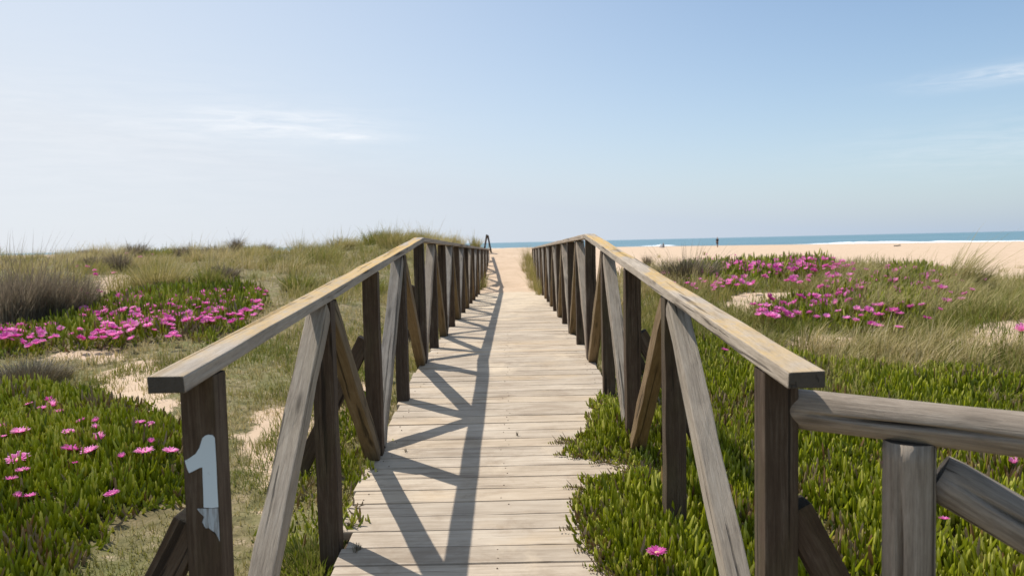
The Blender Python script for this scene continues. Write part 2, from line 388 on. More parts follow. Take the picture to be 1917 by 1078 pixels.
Z_RF2 = poly([(1395, 600), (1440, 575), (1530, 545), (1640, 520), (1770, 500), (1830, 520), (1780, 560), (1760, 600), (1690, 622), (1600, 622), (1500, 618), (1430, 615)])
_far = [tuple(at(*p)[:2]) for p in [(2050, 705), (1900, 705), (1750, 690), (1620, 690), (1500, 672), (1400, 640), (1330, 640), (1280, 610), (1240, 640)]]
def on_deck(px, py):
    d = ray(px, py); y = 1.0
    for _ in range(60): y = EYE[1] + (float(deck_z(y)) - EYE[2]) / d[2] * d[1]
    return (EYE[0] + (y - EYE[1]) / d[1] * d[0], y)
Z_RN = np.array([(.62, -.7)] + [on_deck(*q) for q in [(1140, 1085), (1100, 1020), (1085, 985), (1060, 935), (1095, 900), (1180, 892), (1150, 872), (1030, 850), (1075, 815), (1125, 775), (1130, 742)]] + [(.80, 3.2), (1.0, 4.0), (1.3, 5.2)] + _far[::-1] + [(5.5, 1.0), (4.5, -.8)])
SANDS = [(poly(p), a) for p, a in [
    ([(170, 700), (240, 680), (330, 700), (345, 760), (330, 790), (270, 775), (215, 740)], 1.0),
    ([(455, 770), (560, 750), (600, 800), (560, 880), (500, 960), (455, 900)], .8),
    ([(600, 740), (690, 700), (700, 760), (640, 820)], .7),
    ([(120, 640), (220, 648), (260, 672), (180, 690), (90, 668)], .75),
    ([(185, 525), (235, 510), (270, 520), (230, 545), (190, 560)], .9),
    ([(-60, 474), (30, 472), (130, 474), (120, 482), (-60, 486)], 1.0),
    ([(1345, 575), (1370, 556), (1420, 548), (1500, 546), (1490, 560), (1430, 572), (1400, 590)], 1.0),
    ([(1470, 640), (1530, 622), (1620, 632), (1590, 660), (1520, 662)], .9),
    ([(1790, 640), (1840, 606), (1917, 600), (2050, 600), (2050, 680), (1917, 665), (1850, 662)], .9),
    ([(250, 1010), (330, 960), (345, 1078), (280, 1150), (180, 1100)], .40)]]
def sand_mask(x, y):
    x = np.asarray(x, float); y = np.asarray(y, float)
    nz = (fbm(x, y, .5, 4, 44) - .5)
    s = np.full(x.shape, .30)
    for P, a in SANDS: s = np.maximum(s, a * sm(-.18, .22, sdist(P, x, y) + nz * .55))
    path = sm(1.25, .8, np.abs(x)) * sm(11.5, 13, y); s = np.maximum(s, path)
    s = np.maximum(s, sm(16, 22, y) * sm(2.3, 1.6, np.abs(x + .1 + nz)))
    s = np.maximum(s, sm(11.6, 13.2, y + .12 * (x - 4) + nz * 1.2) * sm(1.0, 1.8, x))
    s = np.maximum(s, sm(31, 40, y - .25 * (x + 6) + nz * 3))
    s = np.maximum(s, sm(24, 27, y) * sm(-1.9, -1.3, x))
    return s
def green_mask(x, y):
    g = np.zeros(np.shape(x))
    nz = (fbm(x, y, .4, 3, 3) - .5)
    for P in (Z_LN, Z_LM, Z_RN): g = np.maximum(g, sm(-.05, .12, sdist(P, x, y) + nz * .3))
    return g

xs = seg_axis(-9000, 9000, -5, 5, .075, 1.045); ys = seg_axis(-300, 12000, -1, 9, .075, 1.03)
XX, YY = np.meshgrid(xs, ys); ZZ = hz(XX, YY)
nx, ny = len(xs), len(ys)
idx = np.arange(nx * ny).reshape(ny, nx)
FF = np.stack([idx[:-1, :-1], idx[:-1, 1:], idx[1:, 1:], idx[1:, :-1]], -1).reshape(-1, 4)
wet = sm(9, 1, shore(XX, YY) + 3 * (fbm(XX, YY, 9, 2, 8) - .5))
gme = new_mesh('ground', np.stack([XX, YY, ZZ], -1).reshape(-1, 3), FF, 4, {'sand': sand_mask(XX, YY).ravel(), 'green': green_mask(XX, YY).ravel(), 'wet': wet.ravel()}, True)
tag(link('ground', gme, M['ground']), 'sandy dune ground falling away to a wide pale beach', 'ground', kind='structure')
c = 25000.0
sme = new_mesh('sea', np.array([(-c, 20, SEA), (c, 20, SEA), (c, c, SEA), (-c, c, SEA)]), np.array([[0, 1, 2, 3]]), 4)
tag(link('sea', sme, M['sea']), 'blue green sea along the horizon', 'sea', kind='structure')

# breaking waves: low ridges of foam along the shore
def foam():
    V = []; F = []
    for off, hgt, wd, dens, sd in ((-2, .12, 3.0, .75, 1), (-9, .24, 3.0, .55, 2), (-17, .30, 3.0, .4, 3)):
        n = 900; k = np.linspace(-150, 330, n)           # along the shore
        tx, ty = np.array([1, -1.07]) / 1.4646, None
        bx = 0 + tx[0] * k; by = 219 + tx[1] * k
        nn = np.array([1.07, 1]) / 1.4646                # seaward
        p = off * -1 + 3 * (fbm(k, k * 0 + sd * 9, 30, 3, sd) - .5)
        on = sm(1 - dens - .1, 1 - dens + .12, fbm(k, k * 0 + sd * 3, 24, 3, sd + 5) * 1.25 + .42 * sm(60, 190, k) - .30)
        prof = [(-.5, -.02), (-.42, .45), (-.25, 1), (0, .8), (.25, .35), (.5, -.02)]
        b = len(V)
        for i in range(n):
            h_ = hgt * on[i] * (.7 + .6 * vn(k[i] * .9, sd * 1.0, 7))
            for q, hh in prof: V.append((bx[i] + nn[0] * (p[i] + q * wd * on[i]), by[i] + nn[1] * (p[i] + q * wd * on[i]), SEA + .02 * (on[i] - .5) + h_ * hh))
        m = len(prof)
        for i in range(n - 1):
            if on[i] < .05 and on[i + 1] < .05: continue
            for j in range(m - 1): F.append((b + i * m + j, b + i * m + j + 1, b + (i + 1) * m + j + 1, b + (i + 1) * m + j))
    return new_mesh('surf', np.array(V), np.array(F), 4, None, True)
tag(link('surf_foam', foam(), M['foam']), 'white foam of small waves breaking along the shore', 'surf', kind='stuff')

# ------------------------------------------------------------------ timber
def timber_mesh(name, ln, wd, ht, bevel=.005, cut0=0.0, cut1=0.0, wob=.0026, seg=9):
    """box beam along local X, ends optionally cut slanting (in the X-Z plane), worn edges"""
    bm = bmesh.new(); rings = []
    for i in range(seg + 1):
        t = i / seg; r = []
        for y, z in ((-.5, -.5), (.5, -.5), (.5, .5), (-.5, .5)):
            x = -ln / 2 + ln * t
            if i == 0: x += cut0 * z
            if i == seg: x += cut1 * z
            r.append(bm.verts.new((x, y * wd + random.uniform(-wob, wob), z * ht + random.uniform(-wob, wob))))
        rings.append(r)
    for a, b in zip(rings, rings[1:]):
        for j in range(4): bm.faces.new((a[j], b[j], b[(j + 1) % 4], a[(j + 1) % 4]))
    bm.faces.new(rings[0][::1]); bm.faces.new(rings[-1][::-1])
    bmesh.ops.recalc_face_normals(bm, faces=bm.faces)
    es = [e for e in bm.edges if e.is_manifold and e.calc_face_angle(0) > .7]
    bmesh.ops.bevel(bm, geom=es, offset=bevel, segments=2, affect='EDGES', profile=.6)
    me = bpy.data.meshes.new(name); bm.to_mesh(me); bm.free(); return me
MW = {}
def beam(name, p0, p1, wd, ht, mat, parent, up=(0, 0, 1), **kw):
    """wd across, ht along 'up'"""
    p0, p1 = Vector(p0), Vector(p1); d = p1 - p0
    o = link(name, timber_mesh(name, d.length, wd, ht, **kw), mat, parent)
    X = d.normalized(); Y = Vector(up).cross(X).normalized(); Zv = X.cross(Y)
    mw = Matrix((X, Y, Zv)).transposed().to_4x4(); mw.translation = (p0 + p1) / 2 - (Vector(parent.location) if parent else Vector())
    o.matrix_local = mw; MW[o.name] = mw
    return o
def log_mesh(name, ln, r, crack=0.0, seg=26, rings=22, r1=None, taper_end=0):
    V = []; F = []; r1 = r1 or r
    for i in range(rings + 1):
        t = i / rings; x = -ln / 2 + ln * t; rr = r + (r1 - r) * t
        for j in range(seg):
            a = 2 * math.pi * j / seg
            q = rr * (1 + .07 * (fbm(np.array([t * 7.]), np.array([a * 1.3]), 1, 2, 6)[0] - .5) + .012 * math.sin(a * 3 + t * 2))
            if crack:
                da = (a - (crack + .10 * math.sin(t * 5) + .05 * math.sin(t * 17)) + math.pi) % (2 * math.pi) - math.pi
                q -= .034 * math.exp(-(da / .085) ** 2) * min(1, max(0, 6 * (t - .02))) * (.55 + .45 * math.sin(t * 11))
            if taper_end and (i == 0 or i == rings): q *= .93
            V.append((x, q * math.cos(a), q * math.sin(a)))
    for i in range(rings):
        for j in range(seg): F.append((i * seg + j, (i + 1) * seg + j, (i + 1) * seg + (j + 1) % seg, i * seg + (j + 1) % seg))
    me = bpy.data.meshes.new(name); me.from_pydata(V, [], F + [tuple(range(seg)), tuple(range(rings * seg, rings * seg + seg))[::-1]])
    bm = bmesh.new(); bm.from_mesh(me); bmesh.ops.recalc_face_normals(bm, faces=bm.faces); bm.to_mesh(me); bm.free()
    for p in me.polygons: p.use_smooth = len(p.vertices) == 4
    return me
def log(name, p0, p1, r, mat, parent, roll=0, **kw):
    p0, p1 = Vector(p0), Vector(p1); d = p1 - p0
    o = link(name, log_mesh(name, d.length, r, **kw), mat, parent)
    mw = (d.to_track_quat('X', 'Z').to_matrix() @ Matrix.Rotation(roll, 3, 'X')).to_4x4(); mw.translation = (p0 + p1) / 2 - Vector(parent.location)
    o.matrix_local = mw; return o

# the plank walkway
bw = empty('boardwalk', (0, 0, 0), 'pale weathered plank boardwalk rising between two wooden railings to the sand', 'boardwalk')
def decking():
    bm = bmesh.new(); lay = bm.verts.layers.float.new('tint')
    y = -1.15; pit = .1495; nails = []
    while y < 20.5:
        wdt = .1462 + random.uniform(-.002, .0014); xl, xr = (-.755 if y > 1.49 else -.672) + random.uniform(-.012, .012), .755 + random.uniform(-.012, .012)
        s = SL1 if y < L1 else SL2; zc = float(deck_z(y + wdt / 2)) + random.uniform(-.0012, .0012)
        tl = random.uniform(-.003, .003); tint_ = random.random(); n = 7
        rings = []
        for i in range(n + 1):
            x = xl + (xr - xl) * i / n; wob = random.uniform(-.0016, .0016); r = []
            for yy, zz in ((y, -.038), (y + wdt, -.038), (y + wdt, 0), (y, 0)):
                v = bm.verts.new((x, yy + wob, zc + s * (yy - y - wdt / 2) + zz + tl * (x / .75) + random.uniform(-.0008, .0008))); v[lay] = tint_; r.append(v)
            rings.append(r)
        fs = []
        for a, b in zip(rings, rings[1:]):
            for j in range(4): fs.append(bm.faces.new((a[j], a[(j + 1) % 4], b[(j + 1) % 4], b[j])))
        fs.append(bm.faces.new(rings[0])); fs.append(bm.faces.new(rings[-1]))
        for xn in (-.66, 0, .66):
            for dy in (.035, .11):
                if random.random() < .55 and y < 7: nails.append((xn + random.uniform(-.03, .03), y + dy + random.uniform(-.012, .012)))
        y += pit
    bmesh.ops.recalc_face_normals(bm, faces=bm.faces)
    es = [e for e in bm.edges if e.is_manifold and e.calc_face_angle(0) > .7]
    bmesh.ops.bevel(bm, geom=es, offset=.0028, segments=2, affect='EDGES')
    for xn, yn in nails:                                # rusty nail heads
        q = bmesh.ops.create_cone(bm, cap_ends=True, segments=7, radius1=.0036, radius2=.0032, depth=.004, matrix=Matrix.Translation((xn, yn, float(deck_z(yn)) + .0008)))
        for v in q['verts']:
            for f_ in v.link_faces: f_.material_index = 1
    me = bpy.data.meshes.new('decking'); bm.to_mesh(me); bm.free(); me.materials.append(M['deck']); me.materials.append(M['nail']); return me
link('decking', decking(), M['deck'], bw)
for x in (-.66, 0, .66):
    beam('bearer', (x, -1.1, float(deck_z(-1.1)) - .105), (x, L1, float(deck_z(L1)) - .105), .07, .12, M['post'], bw)
    beam('bearer', (x, L1 + .01, float(deck_z(L1)) - .107), (x, 20.3, float(deck_z(20.3)) - .107), .07, .12, M['post'], bw)

def railing(sx, label, near_dz):
    r = empty('railing', (sx * (G / 2 + RW / 2), O1, float(deck_z(O1))), label, 'railing', 'railings along the boardwalk')
    xc = sx * (G / 2 + RW / 2 + .004); xr = sx * (G / 2 + RW / 2)
    yend = 23.9 if sx < 0 else 22.6
    zt = lambda y: float(deck_z(y)) + H + (near_dz * (1 - y / L1) if y < L1 else 0)
    # cap rails: near flight and far flight, mitred by butting at the crest
    for a, b, extra in ((0, L1, 0), (L1 + .003, yend, 0)):
        cuts = [a, b] if a == 0 else [a, a + 5 * BAY, a + 10 * BAY, b]
        for q, (u, v) in enumerate(zip(cuts, cuts[1:])):
            v2 = v - (.004 if v != b else 0)
            beam('top_rail', (xr, u, zt(u) - RT / 2), (xr, v2, zt(v2) - RT / 2), RW, RT, M['rail'], r, seg=16, wob=.0018, bevel=.005)
    n = int((yend - O1) / BAY) + 1; posts = []
    for i in range(n):
        y = O1 + i * BAY; yc = y + POST / 2
        if i == 0: yc = .17 + POST / 2
        if i == 4: yc = L1 - .02
        ztop = min(zt(yc - POST / 2), zt(yc + POST / 2)) - RT - .001
        gz = float(hz(xc, yc)); zb = min(gz, float(deck_z(yc))) - .3
        p = beam('post', (xc, yc, zb), (xc, yc, ztop), POST, POST, M['post'], r, up=(0, 1, 0), seg=8, wob=.0006 if i == 0 else .0026)
        posts.append((p, yc, ztop))
        if i % 2 == 0 and i < 14:
            a = Vector((xc + sx * POST * .45, yc, float(deck_z(yc)) + .66)); b = Vector((xc + sx * .52, yc, min(float(hz(xc + sx * .52, yc)), float(deck_z(yc))) - .12))
            beam('outrigger_strut', a, b, .07, .085, M['post'], r, up=(sx, 0, .6))
    for i in range(n - 1):
        (pa, ya, za), (pb, yb, zb_) = posts[i], posts[i + 1]
        top, bot = (pb, pa) if i % 2 == 0 else (pa, pb)
        if i % 2 == 0: yt, yl, ztp = yb - POST * .5 - .012, ya + POST * .5 + .03, zb_
        else: yt, yl, ztp = ya + POST * .5 + .012, yb - POST * .5 - .03, za
        zl = float(deck_z(yl)) + .015
        d = Vector((0, yl - yt, zl - (ztp - .03)))
        beam('diagonal_brace', (xc, yt, ztp - .03), (xc, yl, zl), .076, .086, M['brace'] if i % 2 == 0 else M['brace_brown'], r, up=(0, 0, 1))
    return r, posts
rl, postsL = railing(-1, 'wooden railing with a white painted number one on its first post', .007)
rr, postsR = railing(1, 'wooden railing joined to a round log fence, ice plant at its feet', -.014)
rl['label'] = 'wooden railing whose first post carries a pale painted number 1'

# the number brushed on the first post
def number():
    p, yc, zt_ = postsL[0]
    yf = yc - POST / 2 - .0022
    xl = MW[p.name].translation.x + rl.location.x - POST / 2
    top = on_y(397, 813, yf)[2]
    def shape(pts, name, mat, par, y_off):
        bm = bmesh.new(); f = []; b = []
        for u, v in pts:
            X, Z_ = xl + u * POST, top - v * POST
            f.append(bm.verts.new((X, yf - y_off, Z_))); b.append(bm.verts.new((X, yf - y_off + .0012, Z_)))
        ff = bm.faces.new(f)
        for i in range(len(f)):
            j = (i + 1) % len(f); bm.faces.new((f[i], f[j], b[j], b[i]))
        bmesh.ops.triangulate(bm, faces=[ff]); bmesh.ops.recalc_face_normals(bm, faces=bm.faces)
        me = bpy.data.meshes.new(name); bm.to_mesh(me); bm.free()
        o = link(name, me, mat, par)
        o.matrix_parent_inverse = (Matrix.Translation(rl.location) @ MW[par.name]).inverted(); return o
    one = [(.62, .10), (.70, .03), (.80, 0), (.92, .02), (.98, .10), (.985, .5), (.99, 1.0), (.985, 1.6), (.99, 2.17), (.80, 2.19), (.56, 2.17), (.57, 1.7), (.575, 1.2), (.58, .97), (.50, .98), (.36, 1.05), (.18, 1.13), (.12, .98), (.07, .76), (.22, .68), (.40, .56), (.52, .38)]
    o = shape(one, 'painted_number', M['paint'], p, 0); o['label'] = 'pale grey white number 1'
    sm_ = [(.36, 2.2), (.7, 2.205), (.98, 2.2), (.985, 2.6), (.985, 3.2), (.93, 3.06), (.86, 2.93), (.76, 2.86), (.68, 2.78), (.60, 2.80), (.55, 2.72), (.50, 2.6), (.56, 2.45), (.45, 2.33)]
    o = shape(sm_, 'paint_smear', M['paint_thin'], p, 0); o['label'] = 'thin grey paint smear below the number'
number()

# round log fence running off to the right
P0 = on_y(1484, 763, .215); P1 = on_y(1917, 813, -.05); dirv = P1 - P0; P2 = P0 + dirv * 2.6
lf = empty('log_fence', (P0[0] + dirv[0] * .5, P0[1] + dirv[1] * .5, 0), 'weathered round log fence butting against the end of the right railing', 'fence')
CRK = 3.08
log('crossbar', P0, P2, .0505, M['log'], lf, crack=CRK, roll=0, r1=.052, rings=60, seg=120)
pc = P0 + dirv * ((1705 - 1484) / (1917 - 1484)) * 1.06
for t in (pc, P0 + dirv * 2.5):
    x, y = t[0], t[1]; log('post', (x, y, float(hz(x, y)) - .4), (x, y, t[2] - .045), .058, M['log'], lf, crack=2.4, rings=30, seg=80)
B0 = on_y(1762, 893, pc[1]); B1 = on_y(1917, 983, pc[1] - .08)
B0 = B0 + (B0 - B1) * .05; bd = B1 - B0
log('brace', B0, B0 + bd * 5.3, .058, M['log'], lf, crack=2.75, rings=30, seg=80, taper_end=1)

# crossed posts at the walkway's far end
af_p = at(912, 468); af_p = np.array([af_p[0], 24.9, float(hz(af_p[0], 24.9))])
top = on_y(912.5, 439, 24.9); fx = on_y(903, 470, 24.9); fx2 = on_y(922, 470, 24.9)
af = empty('leaning_posts', (top[0], 24.9, fx[2]), 'narrow pair of wooden posts leaning together past the far end of the railing', 'posts')
beam('post', (fx[0], 24.9, fx[2] - .35), (top[0] - .02, 24.9, top[2]), .06, .06, M['post'], af, up=(0, 1, 0))
beam('post', (fx2[0] , 24.97, fx2[2] - .35), (top[0] + .01, 24.97, top[2] - .03), .06, .06, M['post'], af, up=(0, 1, 0))
beam('cross_piece', (fx[0] + .03, 24.86, fx[2] + .05), (fx2[0] - .03, 24.86, fx2[2] + .05), .05, .05, M['post'], af)

# ------------------------------------------------------------------ plants
def blades(P, hgt, wid, az, lean, tint_, curve=1.6, side=None):
    """flat tapering blades: 7 verts, 5 tris each"""
    n = len(P); hgt, wid, az, lean, tint_ = [np.broadcast_to(np.asarray(a, float), n) for a in (hgt, wid, az, lean, tint_)]
    d = np.stack([np.cos(az), np.sin(az), 0 * az], -1)
    sa = (az + math.pi / 2 + rng.uniform(-.9, .9, n)) if side is None else side
    s = np.stack([np.cos(sa), np.sin(sa), 0 * az], -1)
    V = np.zeros((n, 7, 3))
    for k, t in enumerate((0, .42, .78)):
        cpt = P + d * (lean * hgt * t ** curve)[:, None]; cpt = cpt.copy(); cpt[:, 2] += hgt * t * np.sqrt(np.maximum(.15, 1 - (lean * t * .7) ** 2))
        wk = wid * (1, .85, .5)[k] * .5
        V[:, 2 * k] = cpt - s * wk[:, None]; V[:, 2 * k + 1] = cpt + s * wk[:, None]
    tip = P + d * (lean * hgt)[:, None]; tip[:, 2] += hgt * np.sqrt(np.maximum(.15, 1 - (lean * .7) ** 2)); V[:, 6] = tip
    f = np.array([(0, 1, 3), (0, 3, 2), (2, 3, 5), (2, 5, 4), (4, 5, 6)])
    F = (np.arange(n)[:, None, None] * 7 + f).reshape(-1, 3)
    return V.reshape(-1, 3), F, np.repeat(tint_, 7)
def ice_leaves(P, ln, wd, az, lean, tint_):
    """plump three-sided finger leaves: 10 verts, 15 tris each"""
    n = len(P); d = np.stack([np.cos(az), np.sin(az), 0 * az], -1)
    ax = np.stack([np.cos(az) * np.sin(lean), np.sin(az) * np.sin(lean), np.cos(lean)], -1)
    ax2 = np.stack([np.cos(az) * np.sin(lean * .45), np.sin(az) * np.sin(lean * .45), np.cos(lean * .45)], -1)
    s = np.stack([-np.sin(az), np.cos(az), 0 * az], -1); nn = np.cross(ax, s)
    V = np.zeros((n, 10, 3)); cpt = P.copy()
    for k, (t, q) in enumerate(((0, .75), (.5, 1.0), (.88, .62))):
        c_ = P + ax * (ln * min(t, .5))[:, None] + ax2 * (ln * max(0, t - .5))[:, None]
        for j in range(3):
            a = math.pi / 2 + j * 2 * math.pi / 3
            V[:, 3 * k + j] = c_ + s * (math.cos(a) * wd * q * .58)[:, None] + nn * (math.sin(a) * wd * q * .58)[:, None]
    V[:, 9] = P + ax * (ln * .5)[:, None] + ax2 * (ln * .52)[:, None]
    f = []
    for k in range(2):
        for j in range(3):
            a, b = 3 * k + j, 3 * k + (j + 1) % 3; f += [(a, b, b + 3), (a, b + 3, a + 3)]
    f += [(6, 7, 9), (7, 8, 9), (8, 6, 9)]
    F = (np.arange(n)[:, None, None] * 10 + np.array(f)).reshape(-1, 3)
    tt = np.repeat(tint_, 10).reshape(n, 10); live = tint_ < .86; tt[:, 6:] = np.where(live[:, None], np.minimum(tt[:, 6:] + .14, .86), tt[:, 6:])
    return V.reshape(-1, 3), F, tt.ravel()
class Bag:
    def __init__(s): s.V = []; s.F = []; s.T = []; s.o = 0
    def add(s, V, F, T): s.V.append(V); s.F.append(F + s.o); s.T.append(T); s.o += len(V)
    def mesh(s, name, smooth=False): return new_mesh(name, np.concatenate(s.V), np.concatenate(s.F), 3, {'tint': np.concatenate(s.T)}, smooth)
def surf(x, y):
    z = hz(x, y); dk = (np.abs(x) < .755) & (y > -1.1) & (y < 20)
    return np.where(dk, np.maximum(z, deck_z(y)), z)
def in_view(x, y, z, mx=340, my=260):
    d = np.stack([x, y, z], -1) - EYE; fw = d @ _fw
    ok = fw > .3; fw = np.maximum(fw, .3)
    u = PW / 2 + FPX * (d @ CR) / fw; v = PH / 2 - FPX * (d @ CU) / fw
    return ok & (u > -mx) & (u < PW + mx) & (v < PH + my)
def scatter(x0, x1, y0, y1, per_m2):
    n = int((x1 - x0) * (y1 - y0) * per_m2); return rng.uniform(x0, x1, n), rng.uniform(y0, y1, n)
def dist(x, y): return np.hypot(x - EYE[0], y - EYE[1])

def ice_carpet(Zp, per, mound, label, ragged=.28, ln0=.066, dead=.10, fall=6.0, keepx=None):
    x0, y0 = Zp.min(0) - .3; x1, y1 = Zp.max(0) + .3
    x0, x1 = max(x0, -13), min(x1, 9); y1 = min(y1, 22)
    X, Y = scatter(x0, x1, y0, y1, per)
    D = dist(X, Y); keep = rng.random(len(X)) < np.minimum(1, (fall / D) ** 1.7); X, Y = X[keep], Y[keep]
    sd = sdist(Zp, X, Y) + (fbm(X, Y, .32, 4, 21) - .5) * ragged * 2
    clump = fbm(X, Y, .16, 2, 77)
    k = (sd > 0) & (rng.random(len(X)) < sm(.22, .42, clump) * sm(-.02, .10, sd) + .08)
    k &= in_view(X, Y, hz(X, Y)); 
    if keepx is not None: k &= keepx(X, Y)
    X, Y, sd, clump = X[k], Y[k], sd[k], clump[k]; D = dist(X, Y); n = len(X)
    mh = mound * sm(0, .35, sd) * (.35 + 1.1 * fbm(X, Y, .45, 3, 15))
    Zb = surf(X, Y) + mh * rng.random(n) ** .6 - .006
    grow = np.clip((D / fall), 1, 2.2) ** .75
    ln = ln0 * rng.uniform(.4, 1.5, n) * grow * (.75 + .5 * sm(0, .25, sd)); wd = ln0 * .21 * rng.uniform(.8, 1.25, n) * grow
    az = rng.uniform(0, 2 * math.pi, n); lean = np.abs(rng.normal(.56, .38, n)) + .35 * (1 - sm(0, .2, sd))
    t = np.clip(rng.normal(.45, .2, n) + (fbm(X, Y, .8, 3, 50) - .5) * .55, 0, .86)
    dd = rng.random(n) < dead * .45 + .22 * (1 - sm(.0, .12, sd)) + .4 * sm(.58, .70, fbm(X, Y, .35, 3, 61)); t = np.where(dd, rng.uniform(.87, 1, n), t)
    b = Bag(); b.add(*ice_leaves(np.stack([X, Y, Zb], -1), ln, wd, az, lean, t))
    print('ice', n)
    return tag(link('ice_plant_carpet', b.mesh('ice_plant'), M['ice']), label, 'ground cover', kind='stuff')
ice_carpet(Z_LN, 3600, .10, 'bright green ice plant mat with pink flowers, left of the numbered post')
ice_carpet(Z_LM, 1500, .10, 'distant green ice plant mat crowded with pink flowers, in front of the rush clumps')
ice_carpet(Z_RN, 3600, .08, 'green ice plant spilling over the plank edge and under the right railing', ragged=.15)
ice_carpet(np.array([q for q in Z_RN if q[0] < .9] + [(.95, 3.4), (.95, -.6)]), 5200, .055, 'sprawling ice plant lying on the planks below the right railing', ragged=.10, ln0=.058, dead=.22)
ice_carpet(np.array([(-.70, .35), (-.70, 2.4), (-1.0, 4.2), (-1.5, 4.4), (-1.2, 2.6), (-.98, .4)]), 1700, .05, 'thin green ice plant along the left edge of the planks', ln0=.05)
ice_carpet(Z_RF1, 900, .10, 'flowering ice plant mat on the dune crest before the beach')
ice_carpet(Z_RF2, 1200, .09, 'flowering ice plant mat sloping below the dune crest, behind dry grass')

def runners():
    b = Bag(); P = Z_RN[1:12]; V0 = []; az_ = []
    for i in range(150):
        k = rng.integers(len(P) - 1); t = rng.random(); q = P[k] * (1 - t) + P[k + 1] * t
        V0.append((q[0] + rng.uniform(.03, .2), q[1] + rng.normal(0, .03), float(deck_z(q[1])) + .006)); az_.append(math.pi + rng.normal(0, .7))
    V0 = np.array(V0); az_ = np.array(az_); n = len(V0)
    hl = rng.uniform(.05, .13, n)
    for j in range(9):                                   # short leaves in pairs along each stem
        f = (j + .5) / 9; p_ = V0 + np.stack([np.cos(az_), np.sin(az_), 0 * az_], -1) * (hl * f)[:, None]
        for sd_ in (-1, 1): b.add(*ice_leaves(p_.copy(), rng.uniform(.012, .036, n) * (1.1 - .5 * f), rng.uniform(.004, .0075, n), az_ + sd_ * rng.uniform(.4, 1.3, n), rng.uniform(.5, 1.25, n), np.where(rng.random(n) < .5, rng.uniform(.2, .8, n), rng.uniform(.88, 1, n))))
    b.add(*ice_leaves(V0, hl, np.full(n, .006), az_, np.full(n, 1.52), rng.uniform(.9, .97, n)))
    return tag(link('ice_plant_runners', b.mesh('ice_plant_runners'), M['ice']), 'reddish trailing ice plant runners creeping onto the planks on the right', 'ground cover', kind='stuff')
runners()
# dune grass: low turf and tussocks merged into one mass on each side
def tussock(b, x, y, n, h, spread, tmean, wind=.25, wd=.006, tsd=.14, upright=0.5):
    a = rng.uniform(0, 2 * math.pi, n); r = spread * np.sqrt(rng.random(n)) 
    X = x + r * np.cos(a); Y = y + r * np.sin(a); Zb = hz(X, Y) - .02
    hh = h * rng.uniform(.45, 1.1, n) * np.where(rng.random(n) < .05, 1.6, 1); lx = np.cos(a) * r / spread * upright + wind + rng.normal(0, .18, n); ly = np.sin(a) * r / spread * upright + rng.normal(0, .18, n)
    lean = np.minimum(np.hypot(lx, ly), 1.15); az = np.arctan2(ly, lx)
    b.add(*blades(np.stack([X, Y, Zb], -1), hh, wd * rng.uniform(.7, 1.3, n), az, lean, np.clip(rng.normal(tmean, tsd, n), 0, 1)))
def turf(b, x0, x1, y0, y1, per, h, tm, cond, fall=5.0, wd=.005):
    X, Y = scatter(x0, x1, y0, y1, per); D = dist(X, Y)
    k = rng.random(len(X)) < np.minimum(1, (fall / D) ** 1.6); X, Y, D = X[k], Y[k], D[k]
    k = in_view(X, Y, hz(X, Y)) & cond(X, Y); X, Y, D = X[k], Y[k], D[k]; n = len(X)
    g = np.clip(D / fall, 1, 3) ** .8
    t = np.clip(tm + (fbm(X, Y, .9, 3, 88) - .5) * .9 + rng.normal(0, .13, n), 0, 1)
    hh = h * rng.uniform(.4, 1.2, n) * g ** .5 * (.5 + fbm(X, Y, .6, 3, 19))
    b.add(*blades(np.stack([X, Y, hz(X, Y) - .01], -1), hh, wd * rng.uniform(.7, 1.3, n) * g, rng.uniform(0, 6.28, n), np.abs(rng.normal(.45, .3, n)), t)); print('turf', n)
def vegetated(X, Y):
    return rng.random(len(X)) < sm(.75, .28, sand_mask(X, Y)) * sm(.28, .5, fbm(X, Y, .22, 3, 4) + .12) + .05 + .25 * sm(.56, .66, fbm(X, Y, .35, 3, 133)) * (sand_mask(X, Y) > .6) * (np.abs(X) > .8) * (Y < 9)
off_deck = lambda X, Y: np.abs(X) > .80
bl = Bag()
turf(bl, -11, -.8, .2, 9, 1500, .06, .62, lambda X, Y: vegetated(X, Y) & (sdist(Z_LN, X, Y) < .06))
turf(bl, -24, -.85, 6, 32, 420, .15, .60, lambda X, Y: vegetated(X, Y) & (rng.random(len(X)) < .15 + sm(.42, .56, fbm(X, Y, 1.5, 3, 201))) & (sdist(Z_LM, X, Y) < .15), fall=9, wd=.008)
turf(bl, -8, -.85, .5, 8, 1500, .09, .18, lambda X, Y: (sdist(Z_LG, X, Y) + (fbm(X, Y, .4, 3, 2) - .5) * .9 > 0))
turf(bl, -1.6, -.80, .2, 7, 2200, .09, .22, lambda X, Y: fbm(X, Y, .5, 3, 14) > .52)
for i in range(820):
    x, y = rng.uniform(-26, -1.1), rng.uniform(9.5, 31)
    if sdist(Z_LM, np.array([x]), np.array([y]))[0] > -.25 or sand_mask(np.array([x]), np.array([y]))[0] > .6: continue
    if not in_view(np.array([x]), np.array([y]), hz(np.array([x]), np.array([y])))[0]: continue
    f = rng.uniform(.6, 1.25)
    big_ = rng.random() < .13
    tm_ = float(np.clip(.10 + 1.0 * fbm(np.array([x]), np.array([y]), 2.4, 3, 55)[0] + rng.normal(0, .10), .08, .85))
    f *= 1.55 if big_ else 1
    tussock(bl, x, y, int(60 * f * f), .36 * f, .21 * f, tm_, wind=.22, wd=.009, tsd=.16, upright=.75 if big_ else .5)
turf(bl, -6, -.8, .2, 6, 1900, .06, .5, lambda X, Y: (sdist(Z_LN, X, Y) < .05) & (fbm(X, Y, .3, 3, 91) > .44), wd=.005)
